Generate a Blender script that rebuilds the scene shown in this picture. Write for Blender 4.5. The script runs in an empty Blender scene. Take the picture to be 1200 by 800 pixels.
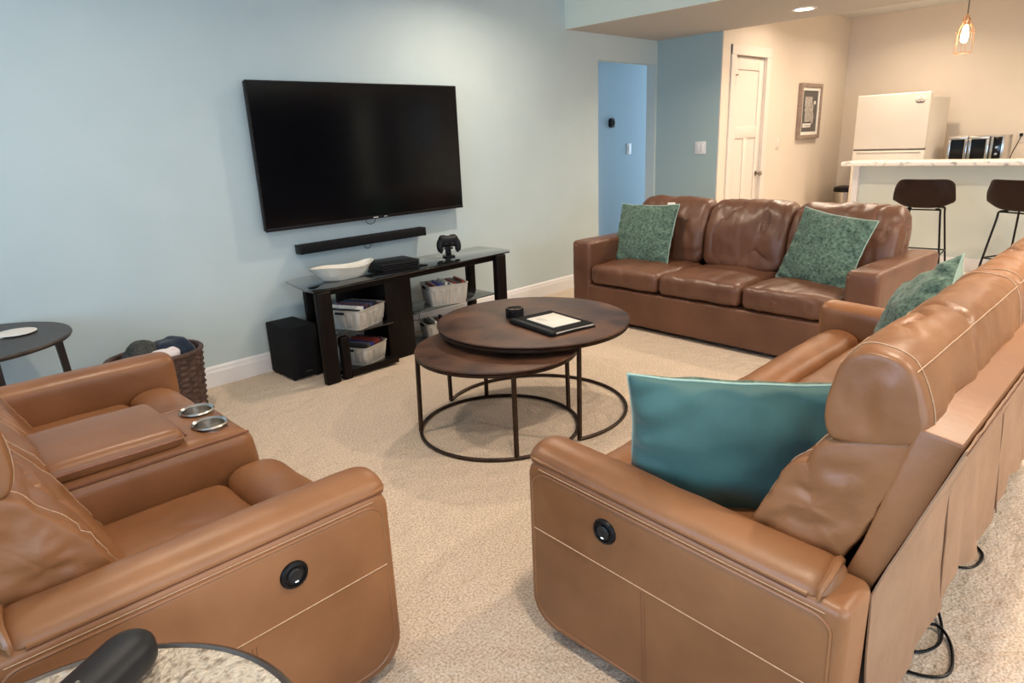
import bpy, bmesh, math, random
from mathutils import Vector, Matrix, noise
random.seed(7)
PI = math.pi
R = math.radians
scene = bpy.context.scene
COL = scene.collection

# ------------------------------------------------------------------ camera
YAW, PITCH, ROLL, FPX, CAMH = 0.79839, 0.293214, -0.0425588, 784.21, 1.45
F = Vector((math.cos(YAW)*math.cos(PITCH), math.sin(YAW)*math.cos(PITCH), -math.sin(PITCH)))
r0 = Vector((math.sin(YAW), -math.cos(YAW), 0)); u0 = r0.cross(F)
r1 = math.cos(ROLL)*r0 + math.sin(ROLL)*u0; u1 = -math.sin(ROLL)*r0 + math.cos(ROLL)*u0
cd = bpy.data.cameras.new('camera'); cam = bpy.data.objects.new('camera', cd); COL.objects.link(cam)
cam.matrix_world = Matrix(((r1.x, u1.x, -F.x, 0), (r1.y, u1.y, -F.y, 0), (r1.z, u1.z, -F.z, CAMH), (0, 0, 0, 1)))
cd.sensor_fit = 'HORIZONTAL'; cd.sensor_width = 36; cd.lens = FPX/1200*36; cd.clip_start = 0.05; cd.clip_end = 100
scene.camera = cam

# ------------------------------------------------------------------ world, light, exposure
scene.view_settings.view_transform = 'Standard'; scene.view_settings.look = 'None'
scene.view_settings.gamma = 1; scene.view_settings.use_curve_mapping = False
scene.view_settings.exposure = -0.30
w = bpy.data.worlds.new('world'); scene.world = w; w.use_nodes = True
w.node_tree.nodes['Background'].inputs[0].default_value = (0.62, 0.78, 1.0, 1)
w.node_tree.nodes['Background'].inputs[1].default_value = 1.0

def area(name, loc, to, sx, sy, power, color):
    l = bpy.data.lights.new(name, 'AREA'); l.shape = 'RECTANGLE'; l.size = sx; l.size_y = sy
    l.energy = power; l.color = color
    o = bpy.data.objects.new(name, l); COL.objects.link(o); o.location = loc
    o.rotation_euler = (Vector(to)-Vector(loc)).to_track_quat('-Z', 'Y').to_euler()
    return o
# daylight outside the windows behind the camera and on the left, and an added fill lamp hidden inside the hall
area('daylight', (-0.6, -3.55, 1.45), (-0.6, 0, 1.2), 3.2, 2.0, 150, (0.72, 0.86, 1.0))
area('daylight', (3.0, -3.55, 1.45), (3.0, 0, 1.2), 2.2, 2.0, 70, (0.72, 0.86, 1.0))
area('daylight', (-2.95, 1.3, 1.5), (0, 1.6, 1.2), 2.6, 1.6, 145, (0.44, 0.70, 1.0))
area('hall_fill', (8.95, 4.72, 1.35), (6.5, 5.0, 1.25), 0.6, 2.2, 50, (0.64, 0.82, 1.0))
DOWNLIGHTS = [(5.96, 2.54, 2.37, 26), (5.85, 0.4, 2.37, 26), (0.9, 2.9, 2.75, 20), (3.6, 3.3, 2.75, 34), (0.9, 0.5, 2.75, 26),
              (3.2, 0.3, 2.75, 42), (3.4, -1.4, 2.75, 75), (7.6, -2.0, 2.75, 85), (7.2, 2.7, 2.75, 30), (8.7, 2.5, 2.75, 24), (7.1, 0.7, 2.75, 34), (8.7, 0.5, 2.75, 24)]  # those at negative y are added to brighten rear carpet and screen reflection
WARM = (1.0, 0.82, 0.63)

# ------------------------------------------------------------------ materials
def nt(m): m.use_nodes = True; return m.node_tree
def mat(name, c, rough=0.6, metal=0.0, c2=None, cs=4.0, bump=0.0, bs=60.0, detail=4, spec=None, sheen=0.0, coat=0.0, trans=0.0,
        stretch=None, ramp=(0.35, 0.65), bump2=0.0, bs2=8.0, rvar=0.0, emit=None, es=0.0, alpha=None):
    m = bpy.data.materials.new(name); t = nt(m); n = t.nodes; l = t.links; b = n['Principled BSDF']
    b.inputs['Base Color'].default_value = (*c, 1); b.inputs['Roughness'].default_value = rough; b.inputs['Metallic'].default_value = metal
    if spec is not None: b.inputs['Specular IOR Level'].default_value = spec
    if sheen: b.inputs['Sheen Weight'].default_value = sheen; b.inputs['Sheen Roughness'].default_value = 0.4
    if coat: b.inputs['Coat Weight'].default_value = coat; b.inputs['Coat Roughness'].default_value = 0.1
    if trans: b.inputs['Transmission Weight'].default_value = trans
    if emit: b.inputs['Emission Color'].default_value = (*emit, 1); b.inputs['Emission Strength'].default_value = es
    tc = n.new('ShaderNodeTexCoord'); src = tc.outputs['Object']
    if stretch:
        mp = n.new('ShaderNodeMapping'); mp.inputs['Scale'].default_value = stretch; l.new(src, mp.inputs[0]); src = mp.outputs[0]
    if c2:
        no = n.new('ShaderNodeTexNoise'); no.inputs['Scale'].default_value = cs; no.inputs['Detail'].default_value = detail; l.new(src, no.inputs['Vector'])
        cr = n.new('ShaderNodeValToRGB'); cr.color_ramp.elements[0].position = ramp[0]; cr.color_ramp.elements[1].position = ramp[1]
        cr.color_ramp.elements[0].color = (*c, 1); cr.color_ramp.elements[1].color = (*c2, 1)
        l.new(no.outputs['Fac'], cr.inputs[0]); l.new(cr.outputs[0], b.inputs['Base Color'])
        if rvar:
            mr = n.new('ShaderNodeMapRange'); mr.inputs['To Min'].default_value = rough-rvar; mr.inputs['To Max'].default_value = rough+rvar
            l.new(no.outputs['Fac'], mr.inputs[0]); l.new(mr.outputs[0], b.inputs['Roughness'])
    last = None
    for st, sc in ((bump, bs), (bump2, bs2)):
        if st:
            no = n.new('ShaderNodeTexNoise'); no.inputs['Scale'].default_value = sc; no.inputs['Detail'].default_value = 5; l.new(src, no.inputs['Vector'])
            bu = n.new('ShaderNodeBump'); bu.inputs['Strength'].default_value = st; bu.inputs['Distance'].default_value = 0.6/sc
            l.new(no.outputs['Fac'], bu.inputs['Height'])
            if last: l.new(last.outputs[0], bu.inputs['Normal'])
            last = bu
    if last: l.new(last.outputs[0], b.inputs['Normal'])
    return m

M = {}
M['carpet'] = mat('carpet', (0.42, 0.32, 0.24), 0.95, c2=(0.72, 0.60, 0.48), cs=125, detail=3, bump=0.8, bs=150, bump2=0.5, bs2=10, spec=0.1, ramp=(0.32, 0.60))
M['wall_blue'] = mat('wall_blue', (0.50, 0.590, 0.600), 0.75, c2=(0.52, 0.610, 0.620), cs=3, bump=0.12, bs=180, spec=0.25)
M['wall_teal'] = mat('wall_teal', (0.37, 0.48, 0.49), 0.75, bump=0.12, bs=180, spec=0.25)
M['soffit_green'] = mat('soffit_green', (0.78, 0.84, 0.74), 0.75, bump=0.12, bs=180, spec=0.25)
M['mint'] = mat('mint', (0.64, 0.70, 0.66), 0.7, bump=0.1, bs=150, spec=0.25)
M['hall_blue'] = mat('hall_blue', (0.40, 0.54, 0.64), 0.75, bump=0.12, bs=180, spec=0.25)
M['cream'] = mat('cream', (0.70, 0.61, 0.51), 0.75, c2=(0.72, 0.63, 0.53), cs=2, bump=0.12, bs=180, spec=0.25)
M['ceiling'] = mat('ceiling_paint', (0.60, 0.60, 0.58), 0.85, bump=0.1, bs=90, spec=0.2)
M['beam'] = mat('beam_paint', (0.46, 0.44, 0.41), 0.85, bump=0.1, bs=90, spec=0.2)
M['trim'] = mat('trim_white', (0.80, 0.79, 0.80), 0.4, bump=0.03, bs=40)
M['door'] = mat('door_white', (0.72, 0.65, 0.58), 0.5, bump=0.03, bs=40, spec=0.3)
M['tan'] = mat('tan_leather', (0.200, 0.080, 0.029), 0.40, c2=(0.315, 0.138, 0.056), cs=2.6, detail=8, bump=0.08, bs=170, bump2=0.05, bs2=22, rvar=0.08, ramp=(0.35, 0.66))
M['brown'] = mat('brown_leather', (0.100, 0.040, 0.021), 0.40, c2=(0.175, 0.078, 0.044), cs=3.2, detail=8, bump=0.10, bs=150, bump2=0.06, bs2=25, rvar=0.07, ramp=(0.28, 0.72))
M['tan_cloth'] = mat('tan_back_cloth', (0.29, 0.165, 0.095), 0.62, c2=(0.34, 0.20, 0.118), cs=5, detail=6, bump=0.10, bs=200, bump2=0.15, bs2=9)
M['thread'] = mat('thread', (0.62, 0.42, 0.27), 0.7, c2=(0.48, 0.30, 0.18), cs=160)
M['seam'] = mat('dark_seam_piping', (0.20, 0.075, 0.035), 0.45, c2=(0.25, 0.10, 0.05), cs=20)  # brown for piping and some of the stitching
M['chenille'] = mat('chenille_green', (0.018, 0.050, 0.036), 0.85, c2=(0.165, 0.260, 0.195), cs=55, detail=8, bump=0.6, bs=150, sheen=0.2, stretch=(1.0, .7, 1.4), ramp=(0.30, 0.74))
M['velvet'] = mat('velvet_teal', (0.034, 0.098, 0.090), 0.6, c2=(0.052, 0.140, 0.128), cs=5, bump=0.2, bs=160, sheen=0.40, bump2=0.06, bs2=14)
M['velvet_light'] = mat('velvet_sage', (0.30, 0.43, 0.36), 0.7, c2=(0.36, 0.50, 0.42), cs=8, bump=0.25, bs=90, sheen=0.7)
M['black'] = mat('black_plastic', (0.005, 0.0045, 0.005), 0.38, c2=(0.008, 0.007, 0.008), cs=30, bump=0.03, bs=200, spec=0.22)
M['mattblack'] = mat('black_grain_cloth', (0.004, 0.004, 0.005), 0.8, c2=(0.009, 0.009, 0.010), cs=160, bump=0.2, bs=300, spec=0.2)
M['screen'] = mat('screen_glass', (0.0015, 0.0015, 0.0025), 0.13, c2=(0.002, 0.002, 0.003), cs=2, spec=0.42)
M['blackwood'] = mat('black_wood', (0.003, 0.0022, 0.002), 0.45, c2=(0.008, 0.004, 0.003), cs=14, stretch=(4, 4, 0.6), bump=0.05, bs=60, spec=0.15)
M['glass_black'] = mat('black_glass', (0.006, 0.008, 0.009), 0.06, c2=(0.008, 0.009, 0.010), cs=3, coat=1.0)
M['glass_smoke'] = mat('smoked_glass', (0.30, 0.33, 0.33), 0.04, trans=0.85, c2=(0.32, 0.35, 0.35), cs=3)
M['copper'] = mat('bronzed_tabletop', (0.042, 0.019, 0.012), 0.40, metal=0.1, c2=(0.160, 0.075, 0.042), cs=3.6, detail=8, bump=0.10, bs=30, rvar=0.1, ramp=(0.38, 0.64))
M['backdrop'] = mat('navy_backdrop', (0.008, 0.010, 0.020), 0.9, c2=(0.014, 0.017, 0.030), cs=5, spec=0.1)  # dark stand-in met only in the television reflection
M['bronze'] = mat('dark_bronze_iron', (0.030, 0.017, 0.011), 0.42, metal=0.6, c2=(0.050, 0.028, 0.018), cs=20, bump=0.1, bs=60)
M['white_plastic'] = mat('grey_white_plastic', (0.42, 0.40, 0.36), 0.45, c2=(0.48, 0.46, 0.42), cs=6)
M['ceramic'] = mat('glazed_ceramic', (0.72, 0.68, 0.58), 0.25, c2=(0.78, 0.75, 0.66), cs=9, bump=0.25, bs=18, coat=0.5)
M['paper'] = mat('paper', (0.80, 0.76, 0.70), 0.8, c2=(0.74, 0.70, 0.63), cs=12)
M['ink'] = mat('ink', (0.05, 0.05, 0.06), 0.6, c2=(0.09, 0.09, 0.1), cs=50)
M['steel'] = mat('brushed_steel', (0.55, 0.53, 0.50), 0.25, metal=1.0, c2=(0.65, 0.62, 0.58), cs=20, stretch=(1, 1, 12), rvar=0.06)
M['nickel'] = mat('dark_nickel', (0.25, 0.20, 0.17), 0.3, metal=1.0, c2=(0.3, 0.25, 0.21), cs=20)
M['fridge'] = mat('fridge_enamel', (0.76, 0.70, 0.62), 0.4, c2=(0.78, 0.72, 0.64), cs=4, bump=0.08, bs=160)
M['wicker'] = mat('dark_wicker', (0.045, 0.024, 0.018), 0.6, c2=(0.10, 0.055, 0.042), cs=30, bump=0.5, bs=90)
M['wicker_grey'] = mat('charcoal_weave', (0.02, 0.022, 0.022), 0.8, c2=(0.07, 0.075, 0.07), cs=90, bump=0.8, bs=120)
M['navy'] = mat('navy_fleece', (0.003, 0.010, 0.026), 0.9, c2=(0.007, 0.019, 0.045), cs=40, bump=0.4, bs=80, sheen=0.3)
M['white_cloth'] = mat('white_cloth', (0.75, 0.70, 0.70), 0.9, c2=(0.70, 0.55, 0.55), cs=9, stretch=(1, 1, 9), bump=0.2, bs=60, ramp=(0.55, 0.75))
M['espresso'] = mat('espresso_wood', (0.022, 0.015, 0.012), 0.4, c2=(0.05, 0.034, 0.026), cs=8, stretch=(1, 6, 1), bump=0.1, bs=50)
M['seatshell'] = mat('espresso_faux_leather', (0.012, 0.0045, 0.0028), 0.5, c2=(0.018, 0.007, 0.0045), cs=10, bump=0.15, bs=90, spec=0.22)
M['tabletop_stone'] = mat('hammered_champagne', (0.22, 0.16, 0.11), 0.34, metal=0.3, c2=(0.62, 0.54, 0.43), cs=60, detail=8, bump=0.9, bs=70, rvar=0.1, ramp=(0.28, 0.50))
M['rubber'] = mat('soft_black_rubber', (0.010, 0.011, 0.012), 0.45, c2=(0.015, 0.016, 0.018), cs=15, bump=0.06, bs=220, spec=0.35)
M['marble'] = mat('marble_laminate', (0.78, 0.74, 0.68), 0.25, c2=(0.30, 0.28, 0.27), cs=7, detail=10, stretch=(1, 2.5, 3), ramp=(0.55, 0.72))
M['brass'] = mat('copper_wire', (0.72, 0.42, 0.26), 0.3, metal=1.0, c2=(0.8, 0.5, 0.3), cs=30)
M['bulb'] = mat('lit_bulb', (1, 0.8, 0.5), 0.3, emit=(1.0, 0.66, 0.30), es=16)
M['lamp'] = mat('lamp_lens', (1, 0.95, 0.85), 0.3, emit=(1.0, 0.87, 0.68), es=12)
M['led'] = mat('button_led', (1, 1, 1), 0.3, emit=(0.9, 0.95, 1.0), es=1.0)
M['mat_grey'] = mat('mount_mat', (0.10, 0.09, 0.085), 0.8, c2=(0.12, 0.11, 0.10), cs=5)
M['frame_wood'] = mat('pewter_frame', (0.24, 0.17, 0.13), 0.45, c2=(0.33, 0.25, 0.20), cs=12, stretch=(1, 1, 6))
M['pewter'] = mat('relief_grey', (0.28, 0.25, 0.22), 0.5, c2=(0.50, 0.45, 0.40), cs=30, bump=0.8, bs=40)
M['window_glass'] = mat('window_glass', (1, 1, 1), 0.0, trans=1.0)
DISC = [mat('case_%s' % n, c, 0.35, c2=tuple(min(1, x*1.5+0.01) for x in c), cs=30) for n, c in
        (('black', (0.015, 0.015, 0.018)), ('navy', (0.02, 0.03, 0.12)), ('red', (0.20, 0.03, 0.02)), ('white', (0.6, 0.56, 0.5)), ('grey', (0.12, 0.12, 0.12)), ('blue', (0.04, 0.05, 0.30)), ('plum', (0.08, 0.03, 0.04)))]

# ------------------------------------------------------------------ helpers
def obj(name, data, m, parent=None, smooth=True, loc=None, rotz=None, kind=None):
    """data = (verts, faces) or a bmesh; one mesh object"""
    me = bpy.data.meshes.new(name)
    if isinstance(data, tuple): me.from_pydata([tuple(v) for v in data[0]], [], data[1])
    else: data.to_mesh(me); data.free()
    bm = bmesh.new(); bm.from_mesh(me); bmesh.ops.recalc_face_normals(bm, faces=bm.faces); bm.to_mesh(me); bm.free()
    me.materials.append(m)
    if smooth:
        me.polygons.foreach_set('use_smooth', [True]*len(me.polygons))
        try: me.set_sharp_from_angle(angle=R(38))
        except Exception: pass
    o = bpy.data.objects.new(name, me); COL.objects.link(o)
    if parent: o.parent = parent
    if loc: o.location = loc
    if rotz is not None: o.rotation_euler = (0, 0, rotz)
    if kind: o['kind'] = kind
    return o
def tag(o, label, cat, group=None):
    o['label'] = label; o['category'] = cat
    if group: o['group'] = group
    return o
def thing(name, label, cat, loc=(0, 0, 0), rotz=0, group=None):
    o = bpy.data.objects.new(name, None); COL.objects.link(o); o.empty_display_size = 0.1
    o.location = loc; o.rotation_euler = (0, 0, rotz)
    return tag(o, label, cat, group)
def lab(o, s): o['label'] = s; return o
def dup(root, loc, rotz, label=None):
    r = root.copy(); COL.objects.link(r); r.location = loc; r.rotation_euler = (0, 0, rotz)
    if label: r['label'] = label
    for ch in list(root.children):
        c = ch.copy(); COL.objects.link(c); c.parent = r
        for g in list(ch.children):
            d = g.copy(); COL.objects.link(d); d.parent = c
    return r
def box(x0, x1, y0, y1, z0, z1, bev=0.0, seg=2):
    bm = bmesh.new(); bmesh.ops.create_cube(bm, size=1)
    for v in bm.verts: v.co = Vector(((x0+x1)/2+v.co.x*(x1-x0), (y0+y1)/2+v.co.y*(y1-y0), (z0+z1)/2+v.co.z*(z1-z0)))
    if bev: bmesh.ops.bevel(bm, geom=bm.edges[:], offset=bev, segments=seg, profile=0.5, affect='EDGES')
    return bm
def join(*bms):
    out = bmesh.new()
    for b in bms:
        if isinstance(b, tuple):
            t = bpy.data.meshes.new('t'); t.from_pydata([tuple(v) for v in b[0]], [], b[1]); out.from_mesh(t); bpy.data.meshes.remove(t)
        else:
            t = bpy.data.meshes.new('t'); b.to_mesh(t); b.free(); out.from_mesh(t); bpy.data.meshes.remove(t)
    return out
def xf(bm, mtx):
    for v in bm.verts: v.co = mtx @ v.co
    return bm
def xfd(d, mtx): return ([mtx @ Vector(v) for v in d[0]], d[1])
def cyl(x, y, z0, z1, r, n=32, r2=None, bev=0.0):
    r2 = r if r2 is None else r2
    prof = [(0, z0)]
    if bev: prof += [(r-bev, z0), (r-bev*0.3, z0+bev*0.3), (r, z0+bev), (r2, z1-bev), (r2-bev*0.3, z1-bev*0.3), (r2-bev, z1)]
    else: prof += [(r, z0), (r2, z1)]
    prof += [(0, z1)]
    return lathe(prof, x, y, n)
def lathe(prof, x=0, y=0, n=32, sx=1, sy=1):
    V = []; Fc = []; rings = []
    for (r, z) in prof:
        if r < 1e-6: rings.append([len(V)]); V.append((x, y, z))
        else:
            rings.append(list(range(len(V), len(V)+n)))
            V += [(x+sx*r*math.cos(2*PI*i/n), y+sy*r*math.sin(2*PI*i/n), z) for i in range(n)]
    for a, b in zip(rings, rings[1:]):
        for i in range(n):
            j = (i+1) % n
            if len(a) == 1 and len(b) == 1: continue
            if len(a) == 1: Fc.append((a[0], b[i], b[j]))
            elif len(b) == 1: Fc.append((a[i], a[j], b[0]))
            else: Fc.append((a[i], a[j], b[j], b[i]))
    return (V, Fc)
def catmull(pts, k=6, closed=False):
    P = [Vector(p) for p in pts]; n = len(P); out = []
    rng = range(n) if closed else range(n-1)
    for i in rng:
        if closed: a, b, c, d = P[i-1], P[i], P[(i+1) % n], P[(i+2) % n]
        else: a, b, c, d = P[max(i-1, 0)], P[i], P[i+1], P[min(i+2, n-1)]
        for j in range(k):
            t = j/k
            out.append(0.5*((2*b)+(-a+c)*t+(2*a-5*b+4*c-d)*t*t+(-a+3*b-3*c+d)*t**3))
    if not closed: out.append(P[-1])
    return out
def tube(pts, r, n=8, closed=False, caps=True, square=False):
    P = [Vector(p) for p in pts]; V = []; Fc = []; N = len(P)
    prev = None
    for i, p in enumerate(P):
        if closed: d = P[(i+1) % N]-P[i-1]
        else: d = P[min(i+1, N-1)]-P[max(i-1, 0)]
        d = d.normalized() if d.length > 1e-9 else Vector((0, 0, 1))
        if prev is None:
            up = Vector((0, 0, 1)) if abs(d.z) < 0.9 else Vector((1, 0, 0)); a = up.cross(d).normalized()
        else:
            a = (prev-d*prev.dot(d)); a = a.normalized() if a.length > 1e-6 else d.orthogonal().normalized()
        prev = a; b = d.cross(a)
        rr = r[i] if isinstance(r, (list, tuple)) else r
        for k in range(n):
            an = 2*PI*(k+0.5)/n
            V.append(p+(a*math.cos(an)+b*math.sin(an))*rr*(1.414 if square else 1))
    for i in range(N if closed else N-1):
        j = (i+1) % N
        for k in range(n): l = (k+1) % n; Fc.append((i*n+k, i*n+l, j*n+l, j*n+k))
    if caps and not closed: Fc.append(tuple(range(n-1, -1, -1))); Fc.append(tuple(range((N-1)*n, N*n)))
    return (V, Fc)
def nz(p, s, seed=0.0): return noise.noise(Vector((p[0]*s+seed, p[1]*s+seed*1.7, p[2]*s-seed)))
def fold(p, s, seed, w=.16):
    # sharp crease lines where a smooth field crosses zero
    a = noise.noise(Vector((p[0]*s+seed, p[1]*s-seed, p[2]*s+2*seed))); g = noise.noise(Vector((p[0]*s*.6-seed, p[1]*s*.6+9, p[2]*s*.6)))
    return -max(0, 1-abs(a)/w)**2*max(0, min(1, .5+2.2*g))
def cushion(cx, cy, cz, dx, dy, dz, r=0.05, puff=(0, 0, 0), puffneg=None, n=12, wr=0.0, ws=7.0, seed=0.0, fn=None, wst=(1, 1, 1), cr=0.0):
    """rounded box with bulged faces and wrinkles, centre c, full sizes d"""
    h = (dx/2, dy/2, dz/2); r = min(r, min(h)*0.98)
    def vals(a):
        i = a-r; L = [-a, -a+r*0.3, -a+r*0.65]; L += [-i+2*i*k/n for k in range(n+1)]; L += [a-r*0.65, a-r*0.3, a]; return L
    vs = [vals(a) for a in h]; V = []; Fc = []; idx = {}
    def vid(p):
        k = (round(p[0], 5), round(p[1], 5), round(p[2], 5))
        if k in idx: return idx[k]
        q = [max(-(h[i]-r), min(h[i]-r, p[i])) for i in range(3)]
        d = Vector([p[i]-q[i] for i in range(3)]); nn = d.normalized() if d.length > 1e-9 else Vector((0, 0, 1))
        v = Vector(q)+nn*r
        u = [p[i]/h[i] for i in range(3)]
        pn = puffneg or puff
        for ax in range(3):
            o1, o2 = [i for i in range(3) if i != ax]
            f = max(0, 1-abs(u[o1])**2.4)*max(0, 1-abs(u[o2])**2.4)
            amt = puff[ax] if u[ax] > 0 else pn[ax]
            v[ax] += amt*f*u[ax]
        if wr:
            pp = ((v.x+cx)*wst[0], (v.y+cy)*wst[1], (v.z+cz)*wst[2])
            v += nn*wr*(nz(pp, ws, seed)+0.5*nz(pp, ws*2.3, seed+3))
            if cr: v += nn*cr*fold(pp, ws*.9, seed)
        v = Vector((v.x+cx, v.y+cy, v.z+cz))
        if fn: v = Vector(fn(v))
        idx[k] = len(V); V.append(v); return idx[k]
    for ax in range(3):
        o1, o2 = [(1, 2), (0, 2), (0, 1)][ax]
        for s in (-1, 1):
            A, B = vs[o1], vs[o2]
            for i in range(len(A)-1):
                for j in range(len(B)-1):
                    c = []
                    for (a, b) in ((A[i], B[j]), (A[i+1], B[j]), (A[i+1], B[j+1]), (A[i], B[j+1])):
                        p = [0, 0, 0]; p[ax] = s*h[ax]; p[o1] = a; p[o2] = b; c.append(vid(p))
                    Fc.append(tuple(c))
    return (V, Fc)
def sweep(profile, x0, x1, place, n=24, rend=0.06, k=5, bulge=0.0, wr=0.0, ws=7.0, seed=0.0, flat=0.55, wst=(1, 1, 1), cr=0.0, capb=0.006):
    """closed 2-D profile swept from x0 to x1; ends rounded inwards; place(x, a, b) -> point"""
    P = catmull([(a, b, 0) for a, b in profile], k, True); c = sum(P, Vector())/len(P)
    st = []
    m = 6
    for i in range(m): t = i/m; st.append((x0+rend*(1-math.cos(t*PI/2)), flat+(1-flat)*math.sin(t*PI/2)))
    for i in range(n+1): st.append((x0+rend+(x1-x0-2*rend)*i/n, 1.0))
    for i in range(m-1, -1, -1): t = i/m; st.append((x1-rend*(1-math.cos(t*PI/2)), flat+(1-flat)*math.sin(t*PI/2)))
    V = []; Fc = []; L = len(P)
    for (x, s) in st:
        u = (x-x0)/(x1-x0)*2-1; bs = s*(1+bulge*(1-u*u))
        for p in P:
            q = c+(p-c)*bs
            v = Vector(place(x, q.x, q.y))
            if wr:
                d = (Vector(place(x, q.x, q.y))-Vector(place(x, c.x, c.y))).normalized()
                pp = (v.x*wst[0], v.y*wst[1], v.z*wst[2])
                v += d*wr*(nz(pp, ws, seed)+0.5*nz(pp, ws*2.3, seed+3))
                if cr: v += d*cr*fold(pp, ws*.8, seed)
            V.append(v)
    for i in range(len(st)-1):
        for j in range(L): l = (j+1) % L; Fc.append((i*L+j, i*L+l, (i+1)*L+l, (i+1)*L+j))
    ax = (Vector(place(x1, c.x, c.y))-Vector(place(x0, c.x, c.y))).normalized()
    for e, base in ((-1, 0), (1, (len(st)-1)*L)):
        edge = [V[base+j].copy() for j in range(L)]; cc = sum(edge, Vector())/L; prevb = base; m2 = 9
        for q in range(1, m2+1):
            t = 1-q/(m2+1); nb = len(V)
            for p in edge:
                v = cc+(p-cc)*t
                v += ax*e*capb*(1-t*t)
                if wr:
                    pp = (v.x*wst[0], v.y*wst[1], v.z*wst[2]); fd = min(1, (1-t)*3)
                    v += ax*e*fd*(wr*(nz(pp, ws*1.6, seed+5)+.5*nz(pp, ws*3.4, seed+6))+(cr*.45*fold(pp, ws*.9, seed+4, .35) if cr else 0))
                V.append(v)
            for j in range(L): l = (j+1) % L; Fc.append((prevb+j, prevb+l, nb+l, nb+j))
            prevb = nb
        ci = len(V); V.append(sum((V[prevb+j] for j in range(L)), Vector())/L)
        for j in range(L): Fc.append((prevb+j, prevb+(j+1) % L, ci))
    return (V, Fc)
def prism(poly, z0, z1, bev=0.0, seg=2, axis='z'):
    bm = bmesh.new()
    vs = [bm.verts.new((a, b, z0)) for a, b in poly]; f = bm.faces.new(vs)
    e = bmesh.ops.extrude_face_region(bm, geom=[f])
    for v in e['geom']:
        if isinstance(v, bmesh.types.BMVert): v.co.z = z1
    bmesh.ops.recalc_face_normals(bm, faces=bm.faces)
    if bev:
        ed = [x for x in bm.edges if abs(x.verts[0].co.z-x.verts[1].co.z) < 1e-6]
        bmesh.ops.bevel(bm, geom=ed, offset=bev, segments=seg, profile=0.5, affect='EDGES')
    for v in bm.verts:
        x, y, z = v.co
        if axis == 'x': v.co = (z, x, y)
        elif axis == 'y': v.co = (x, z, y)
    return bm
def rrect(x0, x1, y0, y1, r, k=6):
    out = []
    for cx, cy, a0 in ((x1-r, y1-r, 0), (x0+r, y1-r, 90), (x0+r, y0+r, 180), (x1-r, y0+r, 270)):
        for i in range(k+1): a = R(a0+90*i/k); out.append((cx+r*math.cos(a), cy+r*math.sin(a)))
    return out
def struct(name, bm, m, parent=None, smooth=False):
    o = obj(name, bm, m, parent, smooth)
    if not parent: o['kind'] = 'structure'
    return o
def text(body, size, m, mtx, name='lettering', parent=None, ext=0.0006):
    cu = bpy.data.curves.new('t', 'FONT'); cu.body = body; cu.size = size; cu.extrude = ext; cu.align_x = 'CENTER'; cu.align_y = 'CENTER'
    t = bpy.data.objects.new('t', cu); COL.objects.link(t); bpy.context.view_layer.update()
    me = bpy.data.meshes.new_from_object(t); bpy.data.objects.remove(t)
    me.name = name; me.materials.clear(); me.materials.append(m); me.transform(mtx)
    o = bpy.data.objects.new(name, me); COL.objects.link(o)
    if parent: o.parent = parent
    return o

# ------------------------------------------------------------------ room
YW = 4.277; SX0, SX1, SZ = 5.0, 6.483, 2.371; CH = 2.75; DY = 3.53; XB = 9.75; XL = -2.6; YB = -3.2
struct('floor', box(XL-.15, XB+.15, YB-.15, 5.3, -0.1, 0), M['carpet'])
struct('ceiling', box(XL-.15, XB+.15, YB-.15, 5.3, CH, CH+.1), M['ceiling'])
wt = .11
w_tv = struct('wall_back', join(box(XL, 5.471, YW, YW+wt, 0, CH), box(5.471, 6.45, YW, YW+wt, 2.141, CH), box(6.45, SX1+.12, YW, YW+wt, 0, CH)), M['wall_blue'])
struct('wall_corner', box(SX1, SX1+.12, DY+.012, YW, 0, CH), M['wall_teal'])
struct('wall_door_side', join(box(SX1, 6.735, DY, DY+.012, 0, CH), box(SX1+.12, 6.735, DY+.012, DY+.12, 0, CH), box(7.425, XB, DY, DY+.12, 0, CH), box(6.735, 7.425, DY, DY+.12, 2.17, CH)), M['cream'])
struct('wall_kitchen', box(XB, XB+.12, YB, DY+.12, 0, CH), M['cream'])
def wall_openings(name, axis, c, th, a0, a1, z1, ops, m):
    bms = []; a = a0
    for (o0, o1, zz0, zz1) in ops:
        segs = [(a, o0, 0, z1), (o0, o1, 0, zz0), (o0, o1, zz1, z1)]
        for (s0, s1, q0, q1) in segs:
            if s1-s0 > 1e-3 and q1-q0 > 1e-3: bms.append(box(s0, s1, c, c+th, q0, q1) if axis == 'x' else box(c, c+th, s0, s1, q0, q1))
        a = o1
    bms.append(box(a, a1, c, c+th, 0, z1) if axis == 'x' else box(c, c+th, a, a1, 0, z1))
    return struct(name, join(*bms), m)
wall_openings('wall_front', 'x', YB-.12, .12, XL, XB, CH, [(-2.2, 1.0, .45, 2.45), (1.9, 4.1, .45, 2.45), (8.88, 9.30, 1.35, 2.25)], M['wall_blue'])
wall_openings('wall_left', 'y', XL-.12, .12, YB, YW+wt, CH, [(0.0, 2.6, .7, 2.3)], M['wall_blue'])
def window(n, axis, c, a0, a1, z0, z1, mull):
    fr = []
    def b(p0, p1, q0, q1, t=.03):
        fr.append(box(p0, p1, c-t, c+t, q0, q1, .004) if axis == 'x' else box(c-t, c+t, p0, p1, q0, q1, .004))
    b(a0, a1, z0, z0+.05); b(a0, a1, z1-.05, z1); b(a0, a0+.05, z0+.05, z1-.05); b(a1-.05, a1, z0+.05, z1-.05)
    for i in range(1, mull): x = a0+(a1-a0)*i/mull; b(x-.025, x+.025, z0+.05, z1-.05)
    o = struct('window_%d' % n, join(*fr), M['trim'])
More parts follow.
